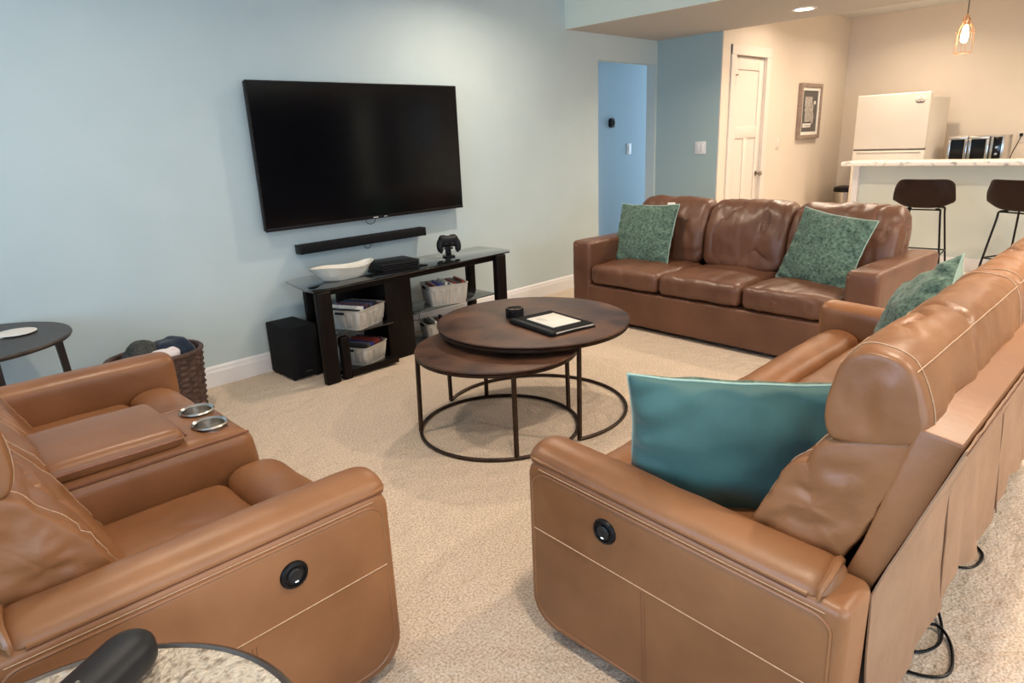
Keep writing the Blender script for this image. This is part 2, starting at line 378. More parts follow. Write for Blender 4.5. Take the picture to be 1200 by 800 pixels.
window(1, 'x', YB-.06, -2.2, 1.0, .45, 2.45, 3); window(2, 'x', YB-.06, 1.9, 4.1, .45, 2.45, 2); window(4, 'x', YB-.06, 8.88, 9.30, 1.35, 2.25, 1); window(3, 'y', XL-.06, 0, 2.6, .7, 2.3, 3)  # the small high window is added for a bluish glow on the screen
struct('trim_1', box(SX0, SX1, YB, YW, SZ, CH), M['beam'])             # dropped bulkhead
struct('trim_2', box(SX0-.006, SX0, YB, YW, SZ, CH), M['soffit_green'])    # its painted face
for k, (a, b) in enumerate(((5.0, 7.40), (7.70, 8.42), (8.64, 8.86))):  # unseen dark panels added to shape what the television reflects
    V = []; Fc = []; n_ = int((b-a)/.03)
    for i in range(n_+1):
        x = a+(b-a)*i/n_; y = YB+.05+.022*math.sin(x*38)
        V += [(x, y, .03), (x, y, 2.32), (x, y-.012, .03), (x, y-.012, 2.32)]
    for i in range(n_):
        p = 4*i; Fc += [(p, p+4, p+5, p+1), (p+2, p+3, p+7, p+6), (p+1, p+5, p+7, p+3), (p, p+2, p+6, p+4)]
    Fc += [(0, 1, 3, 2), (4*n_, 4*n_+2, 4*n_+3, 4*n_+1)]
    dr = obj('backdrop', (V, Fc), M['backdrop']); tag(dr, 'dark navy curtain added behind the camera to darken the television reflection', 'backdrop', 'backdrops added behind the camera')
# hall behind the opening
struct('wall_hall', box(4.3, 9.2, 5.15, 5.25, 0, CH), M['hall_blue'])
struct('wall_hall_end', box(9.1, 9.2, YW+wt, 5.15, 0, CH), M['hall_blue'])
struct('baseboard_hall', box(4.3, 9.1, 5.135, 5.15, 0, .13, .004), M['trim'])
def baseboard(name, x0, x1, y, sgn=-1):
    pr = [(0, 0), (.017, 0), (.017, .095), (.013, .108), (.011, .122), (.004, .133), (0, .135)]
    bm = prism([(sgn*a, b) for a, b in pr], x0, x1, axis='x')
    for v in bm.verts: v.co.y += y
    return struct(name, bm, M['trim'])
baseboard('baseboard_back', XL, 5.471, YW)
baseboard('baseboard_corner', 6.45, SX1, YW)
bb = prism([(SX1-a, b) for a, b in [(0, 0), (.017, 0), (.017, .095), (.013, .108), (.004, .133), (0, .135)]], DY, YW-.02, axis='y'); struct('baseboard_right', bb, M['trim'])
baseboard('baseboard_door_side', 7.53, XB, DY)

# kitchen door
door = struct('door_1', box(6.75, 7.42, DY+.03, DY+.07, .01, 2.166, .003), M['door'])
fr = join(box(6.645, 6.74, DY-.018, DY, 0, 2.26, .004), box(7.425, 7.52, DY-.018, DY, 0, 2.26, .004), box(6.645, 7.52, DY-.022, DY, 2.17, 2.265, .004),
          box(6.735, 6.75, DY, DY+.1, 0, 2.17), box(7.42, 7.425, DY, DY+.1, 0, 2.17))
struct('trim_3', fr, M['door'])
for nm, bm in (('stile', box(6.755, 6.85, DY+.018, DY+.03, .02, 2.16, .003)), ('stile', box(7.32, 7.415, DY+.018, DY+.03, .02, 2.16, .003)),
               ('rail', box(6.85, 7.32, DY+.018, DY+.03, 2.04, 2.16, .003)), ('rail', box(6.85, 7.32, DY+.018, DY+.03, 1.36, 1.48, .003)),
               ('rail', box(6.85, 7.32, DY+.018, DY+.03, .02, .22, .003)), ('mullion', box(7.045, 7.125, DY+.018, DY+.03, .22, 1.36, .003))):
    obj(nm, bm, M['door'], door)
kn = obj('knob', join(xfd(lathe([(0, 0), (.028, 0), (.028, .006), (.010, .010), (.010, .035), (.024, .045), (.028, .058), (.018, .07), (0, .072)], n=20), Matrix.Translation((7.371, DY+.02, .974)) @ Matrix.Rotation(R(90), 4, 'X'))), M['nickel'], door)
for z in (1.93, 1.153, .25): obj('hinge', box(6.735, 6.752, DY-.004, DY+.02, z-.045, z+.045, .002), M['nickel'], door)
obj('flip_latch', join(box(6.775, 6.785, DY+.004, DY+.018, 1.88, 1.99, .002), box(6.775, 6.84, DY+.004, DY+.014, 1.98, 1.99, .002)), M['nickel'], door)

def wall_plate(name, label, P, face, w, h, toggles, m=M['trim'], grp=None):
    """face: 'y-' plate faces -Y, 'x-' faces -X"""
    t = thing(name, label, 'switch', P, 0 if face == 'y-' else R(-90), grp)
    obj('plate', box(-w/2, w/2, -.008, 0, -h/2, h/2, .003), m, t)
    for i in range(toggles):
        x = (i-(toggles-1)/2)*.046
        obj('rocker', box(x-.016, x+.016, -.013, -.008, -.033, .033, .002), m, t)
    return t
wall_plate('light_switch', 'white double rocker light switch on the teal corner wall', (SX1, 3.735, 1.286), 'x-', .125, .125, 2)
wall_plate('light_switch', 'white single rocker light switch in the blue hallway below the thermostat', (7.20, 5.15, 1.275), 'y-', .09, .13, 1)
sw = wall_plate('light_switch', 'cream switch plate between the kitchen door and the framed relief', (7.825, DY, 1.275), 'y-', .075, .115, 1, M['door'])
th = thing('thermostat', 'small round-cornered black thermostat on the blue hallway wall', 'thermostat', (6.84, 5.15, 1.588))
obj('body', prism(rrect(-.055, .055, -.055, .055, .035), -.028, 0, .008, axis='y'), M['black'], th)
obj('dial_face', prism(rrect(-.035, .035, -.035, .035, .03), -.031, -.028, axis='y'), M['screen'], th)

# ------------------------------------------------------------------ recessed lights (each lamp's own light is built here)
for i, (x, y, z, p) in enumerate(DOWNLIGHTS):
    ct = thing('ceiling_light', 'round lit recessed light in the lowered ceiling band near the kitchen door' if i == 0 else 'round recessed ceiling light outside the picture, some added as fill', 'ceiling light', (x, y, z), 0, None if i == 0 else 'recessed lights beyond the frame')
    obj('trim_ring', lathe([(.072, -.001), (.074, -.006), (.094, -.006), (.098, 0)], n=32), M['trim'], ct)
    obj('lens', cyl(0, 0, -.004, -.002, .073), M['lamp'], ct)
    l = bpy.data.lights.new('downlight', 'AREA'); l.shape = 'DISK'; l.size = .14; l.energy = p; l.color = WARM; l.spread = R(150)
    lo = bpy.data.objects.new('downlight', l); COL.objects.link(lo); lo.location = (x, y, z-.012)

# ------------------------------------------------------------------ reclining loveseats
def stitch(name, pts, parent, r=.0013, m=None): return obj(name, tube(pts, r, 5), m or M['thread'], parent)
def recliner(root, W, seats, backs, console=None, slope=0.0, dback=0.0, lead=(False, True), aw=.155):
    """local frame: x across, y forward (front at 0), z up. arms at both ends"""
    L = .90
    def sl(y): return slope*(y/-.9)           # arm drops towards the back
    for side in (0, 1):
        X = (lambda a: a) if side == 0 else (lambda a: W-a)
        def dz(y, z): return sl(y)*max(0, min(1, (z-.15)/.4))
        def pl(x, a, b): return (X(a), x, b-sl(x))
        # arm body: side outline with rounded corners, run across the arm's width
        def corner(cy, cz, r, a0, k=6): return [(cy+r*math.cos(R(a0+90*i/k)), cz+r*math.sin(R(a0+90*i/k))) for i in range(k+1)]
        poly = corner(-.055, .585-.055, .055, 0)+corner(-.86, .56, .025, 90)+corner(-.865, .05, .02, 180)+corner(-.095, .125, .095, 270)
        bm = prism(poly, 0, aw-.008, .022, 4, axis='x')
        for v in bm.verts: v.co = Vector((X(v.co.x), v.co.y, v.co.z-dz(v.co.y, v.co.z)))
        arm = obj('arm', bm, M['tan'], root)
        poly = corner(-.080, .552-.055, .055, 0)+corner(-.815, .512, .04, 90)+corner(-.83, .075, .03, 180)+corner(-.115, .145, .085, 270)
        bm = prism(poly, -.004, .012, .006, 3, axis='x')
        for v in bm.verts: v.co = Vector((X(v.co.x), v.co.y, v.co.z-dz(v.co.y, v.co.z)))
        obj('side_panel', bm, M['tan'], arm)
        pp = [(X(-.001), a, b-dz(a, b)) for a, b in poly]
        obj('piping', tube(pp, .0045, 6, closed=True), M['tan'], arm)
        # padded arm top with a welt round its foot
        prof = [(.010, .578), (.007, .592), (.020, .607), (.046, .619), (.078, .623), (.110, .619), (.138, .606), (.151, .585), (.1535, .53), (.153, .46), (.148, .40), (.125, .40), (.11, .50), (.07, .570)]
        pad = obj('arm_pad', sweep(prof, -.835, .004, pl, 22, .05, 5, .02, .003, 6, 3.1*side, flat=.70), M['tan'], root)
        foot = [(X(.009), -.83+.795*i/14) for i in range(15)]
        wl = catmull([(X(.006), y, .583-sl(y)) for y in [-.80+.77*i/12 for i in range(13)]]+[(X(.03), .000, .578), (X(.078), .006, .578), (X(.118), .000, .578)], 3)
        obj('welt', tube(wl, .0055, 6), M['tan'], pad)
        obj('piping', tube([(p.x, p.y, p.z-.009) for p in wl], .0035, 6), M['seam'], pad)
        lipp = catmull([(X(a), -.822-.005*math.sin(a*31), b-sl(-.83)+.002) for a, b in [(.004, .580), (.013, .600), (.046, .616), (.082, .621), (.118, .615), (.146, .598), (.150, .580)]], 4)
        obj('pad_lip', tube(lipp, [.004+.006*math.sin(PI*i/(len(lipp)-1)) for i in range(len(lipp))], 6), M['tan'], pad)
        stitch('stitching', [(X(-.0052), -.030-.81*i/12, .368-.022*i/12-.5*sl(-.9*i/12)) for i in range(13)], arm, .0015)
        for dy in (0, .010): stitch('stitching', [(X(-.0046), -.40-dy, .333), (X(-.0046), -.405-dy, .2), (X(-.0046), -.41-dy, .06)], arm, .0009, M['seam'])
        stitch('stitching', [(X(-.0008), -.05-.79*i/12, .562-dz(-.05-.79*i/12, .56)) for i in range(13)], arm, .0010)
        if lead[side]:
            z0 = .470 - sl(-.285)*.5; y0 = -.285
            mt = Matrix.Translation((X(-.003), y0, z0)) @ Matrix.Rotation(R(-90 if side == 0 else 90), 4, 'Y')
            b = lab(obj('power_button', xfd(lathe([(0, 0), (.036, 0), (.036, .003), (.033, .008), (.027, .010), (.025, .006), (0, .006)], n=32), mt), M['black'], arm), 'round black power button')
            mt2 = Matrix.Translation((X(-.0095), y0, z0)) @ Matrix.Rotation(R(-90 if side == 0 else 90), 4, 'Y')
            obj('button_face', xfd(lathe([(0, 0), (.019, 0), (.019, .003), (.015, .006), (.005, .004), (0, .004)], n=24), mt2), M['rubber'], b)
            sx = -1 if side == 0 else 1
            obj('button_light', box(X(0)+sx*.0145-.0018, X(0)+sx*.0145+.0018, y0-.0045, y0+.0045, z0-.016, z0-.0125, .001), M['led'], b)
    inner0, inner1 = aw-.005, W-aw+.005
    lab(obj('underframe', box(inner0, inner1, -.84, -.10, .04, .36, .01), M['mattblack'], root), 'black reclining mechanism box')
    for i, (a, b) in enumerate(seats):
        c = (a+b)/2; w = b-a
        obj('footrest_pad', sweep([(-.205, .33), (-.21, .45), (-.185, .490), (-.13, .505), (-.07, .497), (-.018, .46), (.005, .40), (-.002, .30), (-.03, .22), (-.11, .22)], a+.004, b-.004,
            lambda x, p, q: (x, p, q), 16, .05, 5, .015, .006, 7, 2.2*i, flat=.80), M['tan'], root)
        obj('footrest_board', box(a+.01, b-.01, -.06, -.018, .05, .24, .015, 3), M['tan'], root)
        obj('seat_cushion', cushion(c, -.415, .395, w-.006, .43, .16, .05, (0, 0, .022), (0, 0, 0), 26, .005, 6, 5+i, cr=.003), M['tan'], root)
    for i, (a, b) in enumerate(backs):
        c = (a+b)/2
        d = dback
        low = [(-.56+d, .46), (-.60+d, .56), (-.655+d, .68), (-.715+d, .76), (-.752+d, .812), (-.85+d, .845), (-.925+d, .855), (-.895+d, .72), (-.82+d, .54), (-.75+d, .44), (-.62+d, .425)]
        head = [(-.775+d, .812), (-.752+d, .826), (-.742+d, .87), (-.745+d, .93), (-.760+d, .982), (-.792+d, 1.015), (-.835+d, 1.024), (-.885+d, 1.010), (-.912+d, .975), (-.930+d, .91), (-.934+d, .868), (-.915+d, .842), (-.85+d, .822)]
        pl = lambda x, p, q: (x, p, q)
        bc = obj('back_cushion', sweep(low, a+.004, b-.004, pl, 80, .028, 7, .03, .009, 6.5, 1.5+4*i, flat=.90, wst=(.8, 1, 2.0), cr=.013), M['tan'], root)
        hr = obj('headrest', sweep(head, a+.002, b-.002, pl, 80, .026, 6, .015, .009, 6, 7.5+4*i, flat=.90, wst=(1.3, 1.2, .8), cr=.012), M['tan'], root)
        hrV = [v.co.copy() for v in hr.data.vertices]; HL = len(head)*6; HS = 93
        def hv(i, j, off=.0012):
            c_ = sum((hrV[i*HL+q] for q in range(0, HL, 6)), Vector())/len(head); p_ = hrV[i*HL+j % HL]; return p_+(p_-c_).normalized()*off
        zt = [(a+.06+(b-a-.12)*k/14, -.912+d-.004*math.sin(k), .9975-.0*k) for k in range(15)]
        for j in (4*6, 8*6-2): stitch('stitching', [hv(q, j) for q in range(5, HS-5)], hr, .0013)
        for q in (8, HS-9): stitch('stitching', [hv(q, j) for j in range(0, HL+1)], hr, .0012)
        bcV = [v.co.copy() for v in bc.data.vertices]; BL = len(low)*7; BS = 93
        for q in (8, BS-9):
            ring = [bcV[q*BL+j] for j in range(BL)]; c_ = sum(ring, Vector())/BL
            stitch('stitching', [p_+(p_-c_).normalized()*.0012 for p_ in ring[:6*7]], bc, .0011)
    # back shell and hanging cloth back
    b0 = backs[0][0]; b1 = backs[-1][1]; d = dback
    for i, (a, b) in enumerate(backs):
        e0 = a if i == 0 else (a+backs[i-1][1])/2
        e1 = b if i == len(backs)-1 else (b+backs[i+1][0])/2
        sh = prism([(-.915+d, .868), (-.925+d, .883), (-.998+d, .872), (-1.002+d, .862), (-.940+d, .67), (-.876, .49), (-.80+d, .44), (-.85+d, .60)], e0+.002, e1-.002, .006, 2, axis='x')
        obj('back_shell', sh, M['tan'], root)
    def sheet(x0, x1, hem, seed):
        V = []; Fc = []; nx, nzn = 56, 26
        for side in (0, 1):
            for i in range(nx+1):
                x = x0+(x1-x0)*i/nx
                for j in range(nzn+1):
                    t = j/nzn
                    zb = hem+.035*noise.noise(Vector((x*3.1, seed, 0)))+.010*math.sin(x*9)
                    z = .866+(zb-.866)*t
                    y = (-1.006+d+(.125-d)*(.866-z)/.376) if z > .49 else -.881-.02*(.49-z)/.39
                    fold = t**1.3*(.020*noise.noise(Vector((x*5.5+seed, z*1.2, 2)))+.010*math.sin(x*13+seed+z*2.5)*t)+.004*noise.noise(Vector((x*9, z*7, seed)))
                    V.append(Vector((x, y-abs(fold)*.8-max(0, fold)*.5+side*.004-.002, z)))
        S = (nx+1)*(nzn+1); idx = lambda s, i, j: s*S+i*(nzn+1)+j
        for s in (0, 1):
            for i in range(nx):
                for j in range(nzn): Fc.append((idx(s, i, j), idx(s, i+1, j), idx(s, i+1, j+1), idx(s, i, j+1)))
        for i in range(nx):
            for j in (0, nzn): Fc.append((idx(0, i, j), idx(0, i+1, j), idx(1, i+1, j), idx(1, i, j)))
        for j in range(nzn):
            for i in (0, nx): Fc.append((idx(0, i, j), idx(0, i, j+1), idx(1, i, j+1), idx(1, i, j)))
        return (V, Fc)
    mid = (b0+b1)/2
    for k, (s0, s1) in enumerate(((b0-.01, b0+.62), (b0+.60, mid+.32), (mid+.30, b1+.01))):
        q = obj('back_cloth', sheet(s0, s1, .10+.01*k, 3.3*k+W), M['tan_cloth'], root)
        stitch('stitching', [(s0+(s1-s0)*i/10, -1.009+d, .858) for i in range(11)], q, .0014, M['seam'])

rr = thing('reclining_loveseat', 'tan leather reclining loveseat at the right, seen from behind, its cloth back showing', 'loveseat', (1.228, 1.225, 0), R(0))
recliner(rr, 2.255, [(.158, 1.125), (1.130, 2.097)], [(.150, 1.12), (1.12, 2.105)], slope=.062, lead=(True, False))
rl = thing('console_loveseat', 'tan leather reclining loveseat at the left with a middle console and two steel cup holders', 'loveseat', (.885, 3.165, 0), R(-90.8))
recliner(rl, 1.79, [(.160, .775), (1.165, 1.632)], [(.155, .775), (.78, 1.145), (1.15, 1.635)], dback=.010, lead=(False, True))
con = lab(obj('console', cushion(.97, -.36, .33, .378, .60, .54, .045, (0, 0, .012), (0, 0, 0), 12, .004, 6, 2,
      fn=lambda v: (v[0], v[1]-(.03*((v[2]-.3)/.3)**2 if v[2] > .3 and v[1] > -.2 else 0), v[2])), M['tan'], rl), 'middle console in tan leather')
obj('piping', tube([(.97-.176, y, .595) for y in (-.1, -.3, -.6)], .004, 6), M['seam'], con)
obj('piping', tube([(.97+.182, y, .592) for y in (-.1, -.2, -.3, -.4, -.6)], .004, 6), M['seam'], con)
lid = obj('console_lid', cushion(.97, -.465, .630, .345, .37, .062, .030, (0, 0, .008), (0, 0, 0), 12, .003, 6, 9), M['tan'], rl)
obj('piping', tube(catmull([(.97+a, -.465+b, .632) for a, b in rrect(-.1745, .1745, -.187, .187, .04, 3)], 2, True), .004, 6, closed=True), M['seam'], lid)
for cx, cy in ((.893, -.165), (1.045, -.180)):
    cut = obj('cut', cyl(cx, cy, .54, .70, .049, 36), M['tan'], rl)
    md = con.modifiers.new('b', 'BOOLEAN'); md.operation = 'DIFFERENCE'; md.solver = 'EXACT'; md.object = cut
    bpy.context.view_layer.update()
    me_ = bpy.data.meshes.new_from_object(con.evaluated_get(bpy.context.evaluated_depsgraph_get())); con.modifiers.clear(); con.data = me_; bpy.data.objects.remove(cut)
    cup = lab(obj('cup_holder', lathe([(0, .560), (.040, .560), (.045, .567), (.046, .612), (.053, .618), (.056, .613), (.048, .607), (.048, .542), (0, .542)], cx, cy, 36), M['steel'], rl), 'round stainless steel cup holder')

# ------------------------------------------------------------------ brown three-seat sofa
sf = thing('three_seat_sofa', 'dark brown leather three-seat sofa in front of the hallway opening and kitchen door', 'sofa', (4.19, 3.548, 0), R(-3.2))
Ls = 2.37; SA = .19
obj('base', box(.012, .97, -Ls+.02, -.02, .05, .30, .015, 3), M['brown'], sf)
obj('front_rail', cushion(.03, -Ls/2, .165, .06, Ls-.02, .265, .018, n=16, wr=.002), M['brown'], sf)
for x, y in ((.08, -.08), (.08, -Ls+.08), (.9, -.08), (.9, -Ls+.08)): obj('foot', box(x-.03, x+.03, y-.03, y+.03, 0, .052, .004), M['blackwood'], sf)
for s, yc in ((0, -SA/2), (1, -Ls+SA/2)):
    a = obj('arm', cushion(.49, yc, .335, .99, SA, .61, .030, (0, 0, .004), (0, 0, 0), 12, .004, 6, 4+s), M['brown'], sf)
    stitch('stitching', [(-.001+.004*math.sin(k), yc-SA/2+.012+(SA-.024)*k/6, .604) for k in range(7)], a, .0015)
    for e in (-1, 1): stitch('stitching', [(.03+.9*k/8, yc+e*(SA/2-.022), .6385) for k in range(9)], a, .0012)
obj('back_frame', cushion(.90, -Ls/2, .50, .14, Ls-.36, .50, .03, n=10), M['brown'], sf)
sw_ = (Ls-2*SA)/3
for i in range(3):
    y1 = -SA-i*sw_; y0 = y1-sw_
    obj('seat_cushion', cushion(.31, (y0+y1)/2, .382, .64, sw_-.008, .150, .045, (.012, 0, .022), (0, 0, 0), 34, .008, 5.5, 20+3*i, wst=(1, 1.5, 1), cr=.007), M['brown'], sf)
def backcush(i, y0, y1, seed, lean=0.0):
    prof = [(.565, .46), (.550, .55), (.560, .66), (.600, .79), (.665, .895), (.74, .935), (.82, .925), (.865, .86), (.86, .72), (.80, .56), (.73, .455)]
    return obj('back_cushion', sweep([(a+lean*(b-.45), b) for a, b in prof], y0, y1, lambda x, p, q: (p, x, q), 70, .07, 8, .04, .013, 6.0, seed, flat=.66, wst=(1, 1.4, 1.0), cr=.014), M['brown'], sf)
for i in range(3):
    y1 = -SA-i*sw_-(.0 if i else -.02); y0 = -SA-(i+1)*sw_+(0 if i < 2 else -.06)
    b = backcush(i, y0+.004, y1-.004, 31+5*i)
    stitch('stitching', [(.602+.004*math.sin(k), y0+.09+(y1-y0-.18)*k/10, .805+.003*math.sin(k*2)) for k in range(11)], b, .0012, M['seam'])

# ------------------------------------------------------------------ throw pillows
def pillow(name, label, C0, ux, uz, W, H, T, front, back, seed, tagc=False, pinch=.06):
    """centre C0; ux = width dir, uz = up dir; front faces ux x uz"""
    ux = Vector(ux).normalized(); uz = Vector(uz); uz = (uz-ux*uz.dot(ux)).normalized(); un = ux.cross(uz)
    t = bpy.data.objects.new(name, None); COL.objects.link(t)
    t.matrix_world = Matrix(((ux.x, un.x, uz.x, C0[0]), (ux.y, un.y, uz.y, C0[1]), (ux.z, un.z, uz.z, C0[2]), (0, 0, 0, 1)))
    tag(t, label, 'pillow')
    n = 64
    def side(s):
        V = []; Fc = []
        for i in range(n+1):
            for j in range(n+1):
                u = math.sin((i/n*2-1)*PI/2*.999); v = math.sin((j/n*2-1)*PI/2*.999)
                x = u*W/2*(1-pinch*(1-v*v)); z = v*H/2*(1-pinch*(1-u*u))
                e = max(0, (1-u*u))*max(0, (1-v*v))
                th = T/2*e**.42
                k = (1-e)**2
                wv = .014*nz((x, z, s), 9, seed)*min(1, e*5)+k*.010*math.sin(16*(u*v)+seed+4*math.atan2(v, u))*min(1, e*8)
                fl = .5+.5*nz((x, 0, z*.35), 13, seed+7)
                wv -= .030*(fl**2)*min(1, e*6)*(.35+.65*max(0, v))
                y = s*(th+wv)
                x += .004*nz((x, z, 1), 8, seed+2); z += .005*nz((x, z, 2), 8, seed+4)
                V.append((x, y, z))
        for i in range(n):
            for j in range(n): a = i*(n+1)+j; Fc.append((a, a+1, a+n+2, a+n+1))
        return (V, Fc)
    obj('front_cover', side(1), front, t); obj('back_cover', side(-1), back, t)
    per = []
    for k in range(96):
        q = k/96*4; f = q % 1; s = math.sin((f*2-1)*PI/2*.999)
        u, v = [(s, -1), (1, s), (-s, 1), (-1, -s)][int(q)]
        x = u*W/2*(1-pinch*(1-v*v)); z = v*H/2*(1-pinch*(1-u*u))
        x += .004*nz((x, z, 1), 8, seed+2); z += .005*nz((x, z, 2), 8, seed+4)
        per.append((x, 0, z))
    obj('edge_seam', tube(per, .004, 6, closed=True), M['velvet_light'], t)
    if tagc: obj('care_tag', box(W*.30, W*.42, -.004, .0, H*.455, H*.53, .001), M['paper'], t)
    return t
pillow('throw_pillow', 'square green chenille pillow with a white tag on the left end of the brown sofa', (4.60, 3.13, .665), (-.06, -1, .035), (.36, .02, 1), .57, .50, .15, M['chenille'], M['velvet'], 1.0, True)
pillow('throw_pillow', 'square green chenille pillow leaning by the right arm of the brown sofa', (4.52, 1.67, .670), (-.30, -1, -.10), (.42, -.0, 1), .54, .50, .15, M['chenille'], M['velvet'], 5.0)
pillow('throw_pillow', 'large teal velvet pillow with a crushed pale top edge behind the near loveseat arm', (1.550, .755, .615), (-.52, .80, .015), (-.26, -.10, 1), .57, .50, .19, M['chenille'], M['velvet'], 9.0)
pillow('throw_pillow', 'sage green pillow standing on its corner against the far arm of the right loveseat', (3.06, .745, .655), (-.62, -.62, .50), (.35, -.25, 1), .47, .46, .19, M['chenille'], M['velvet_light'], 13.0)

# ------------------------------------------------------------------ television, soundbar, subwoofer
tv = thing('television', 'large black flat screen television mounted on the blue wall above the media stand', 'television', (2.755, YW, 1.40))
obj('case', box(-.832, .832, -.085, -.045, -.457, .457, .006), M['black'], tv)
obj('screen', box(-.824, .824, -.0865, -.0845, -.438, .449), M['screen'], tv)
obj('bezel', join(box(-.836, .836, -.089, -.083, .449, .460, .002), box(-.836, .836, -.091, -.083, -.461, -.440, .002), box(-.836, -.825, -.089, -.083, -.461, .460, .002), box(.825, .836, -.089, -.083, -.461, .460, .002)), M['black'], tv)
obj('wall_mount', box(-.25, .25, -.045, -.001, -.2, .2, .004), M['black'], tv)
obj('emblem', join(box(-.02, .02, -.0925, -.091, -.453, -.448), box(.07, .10, -.0925, -.091, -.452, -.449)), M['trim'], tv)
obj('loose_cable', tube(catmull([(-.06, -.05, -.455), (-.055, -.05, -.485), (-.02, -.05, -.50), (.015, -.05, -.485), (.02, -.05, -.455)], 5), .0025, 6), M['black'], tv)
sb = thing('soundbar', 'long black soundbar fixed to the wall below the television', 'soundbar', (2.665, YW, .795))
obj('body', box(-.525, .525, -.10, -.012, -.031, .031, .012, 3), M['mattblack'], sb)
for sx in (-1, 1): obj('end_cap', box(sx*.521-.006, sx*.521+.006, -.101, -.012, -.032, .032, .004), M['black'], sb)
obj('bracket', box(-.3, .3, -.012, -.001, -.015, .015), M['black'], sb)
obj('loose_cable', tube(catmull([(.0, -.04, -.03), (.005, -.04, -.055), (.03, -.04, -.068), (.055, -.04, -.055), (.06, -.04, -.03)], 5), .0025, 6), M['black'], sb)
sub = thing('subwoofer', 'black box subwoofer on the carpet left of the media stand', 'subwoofer', (1.945, 4.085, 0))
obj('cabinet', box(-.10, .10, -.155, .155, .012, .352, .006), M['mattblack'], sub)
obj('grille', box(-.094, .094, -.166, -.156, .02, .345, .004), M['mattblack'], sub)
obj('emblem', box(-.012, .030, -.168, -.1655, .050, .055), M['nickel'], sub)
for x in (-.08, .08):
    for y in (-.13, .13): obj('foot', cyl(x, y, 0, .013, .012, 12), M['black'], sub)

# ------------------------------------------------------------------ media stand
ms = thing('media_stand', 'black glass media stand with open shelves under the television', 'tv stand', (0, 0, 0))
TZ = .600
top = prism([(1.935, 3.70), (3.655, 3.735), (3.72, 3.80), (3.72, 4.16), (2.10, 4.20), (1.99, 4.16), (1.925, 3.80)], TZ, TZ+.010, .002, axis='z')
obj('glass_top', top, M['glass_black'], ms)
obj('top_rail', join(box(2.00, 3.60, 3.765, 3.79, TZ-.045, TZ-.001, .003), box(2.05, 3.62, 4.08, 4.10, TZ-.045, TZ-.001, .003)), M['blackwood'], ms)
obj('leg', box(1.945, 2.045, 3.68, 3.73, 0, TZ-.001, .010, 3), M['blackwood'], ms)
obj('leg', box(2.075, 2.135, 3.685, 3.73, 0, .285, .008, 3), M['blackwood'], ms)
obj('leg', box(3.50, 3.60, 3.72, 3.775, 0, TZ-.001, .010, 3), M['blackwood'], ms)
obj('leg', box(2.09, 2.15, 4.10, 4.15, 0, TZ-.001, .006), M['blackwood'], ms)
obj('leg', box(3.52, 3.59, 4.08, 4.13, 0, TZ-.001, .006), M['blackwood'], ms)
obj('centre_column', box(2.50, 2.72, 3.78, 4.10, 0, TZ-.002, .006), M['blackwood'], ms)
obj('back_board', box(2.30, 2.52, 4.07, 4.09, .31, TZ-.04, .003), M['blackwood'], ms)
for z in (.032, .290):
    obj('shelf', box(2.05, 2.50, 3.705, 4.08, z, z+.010, .002), M['glass_black'], ms)
    obj('shelf', box(2.72, 3.52, 3.76, 4.08, z, z+.010, .002), M['glass_smoke'], ms)
obj('shelf_rail', box(2.135, 2.50, 3.685, 3.704, .015, .055, .003), M['blackwood'], ms)

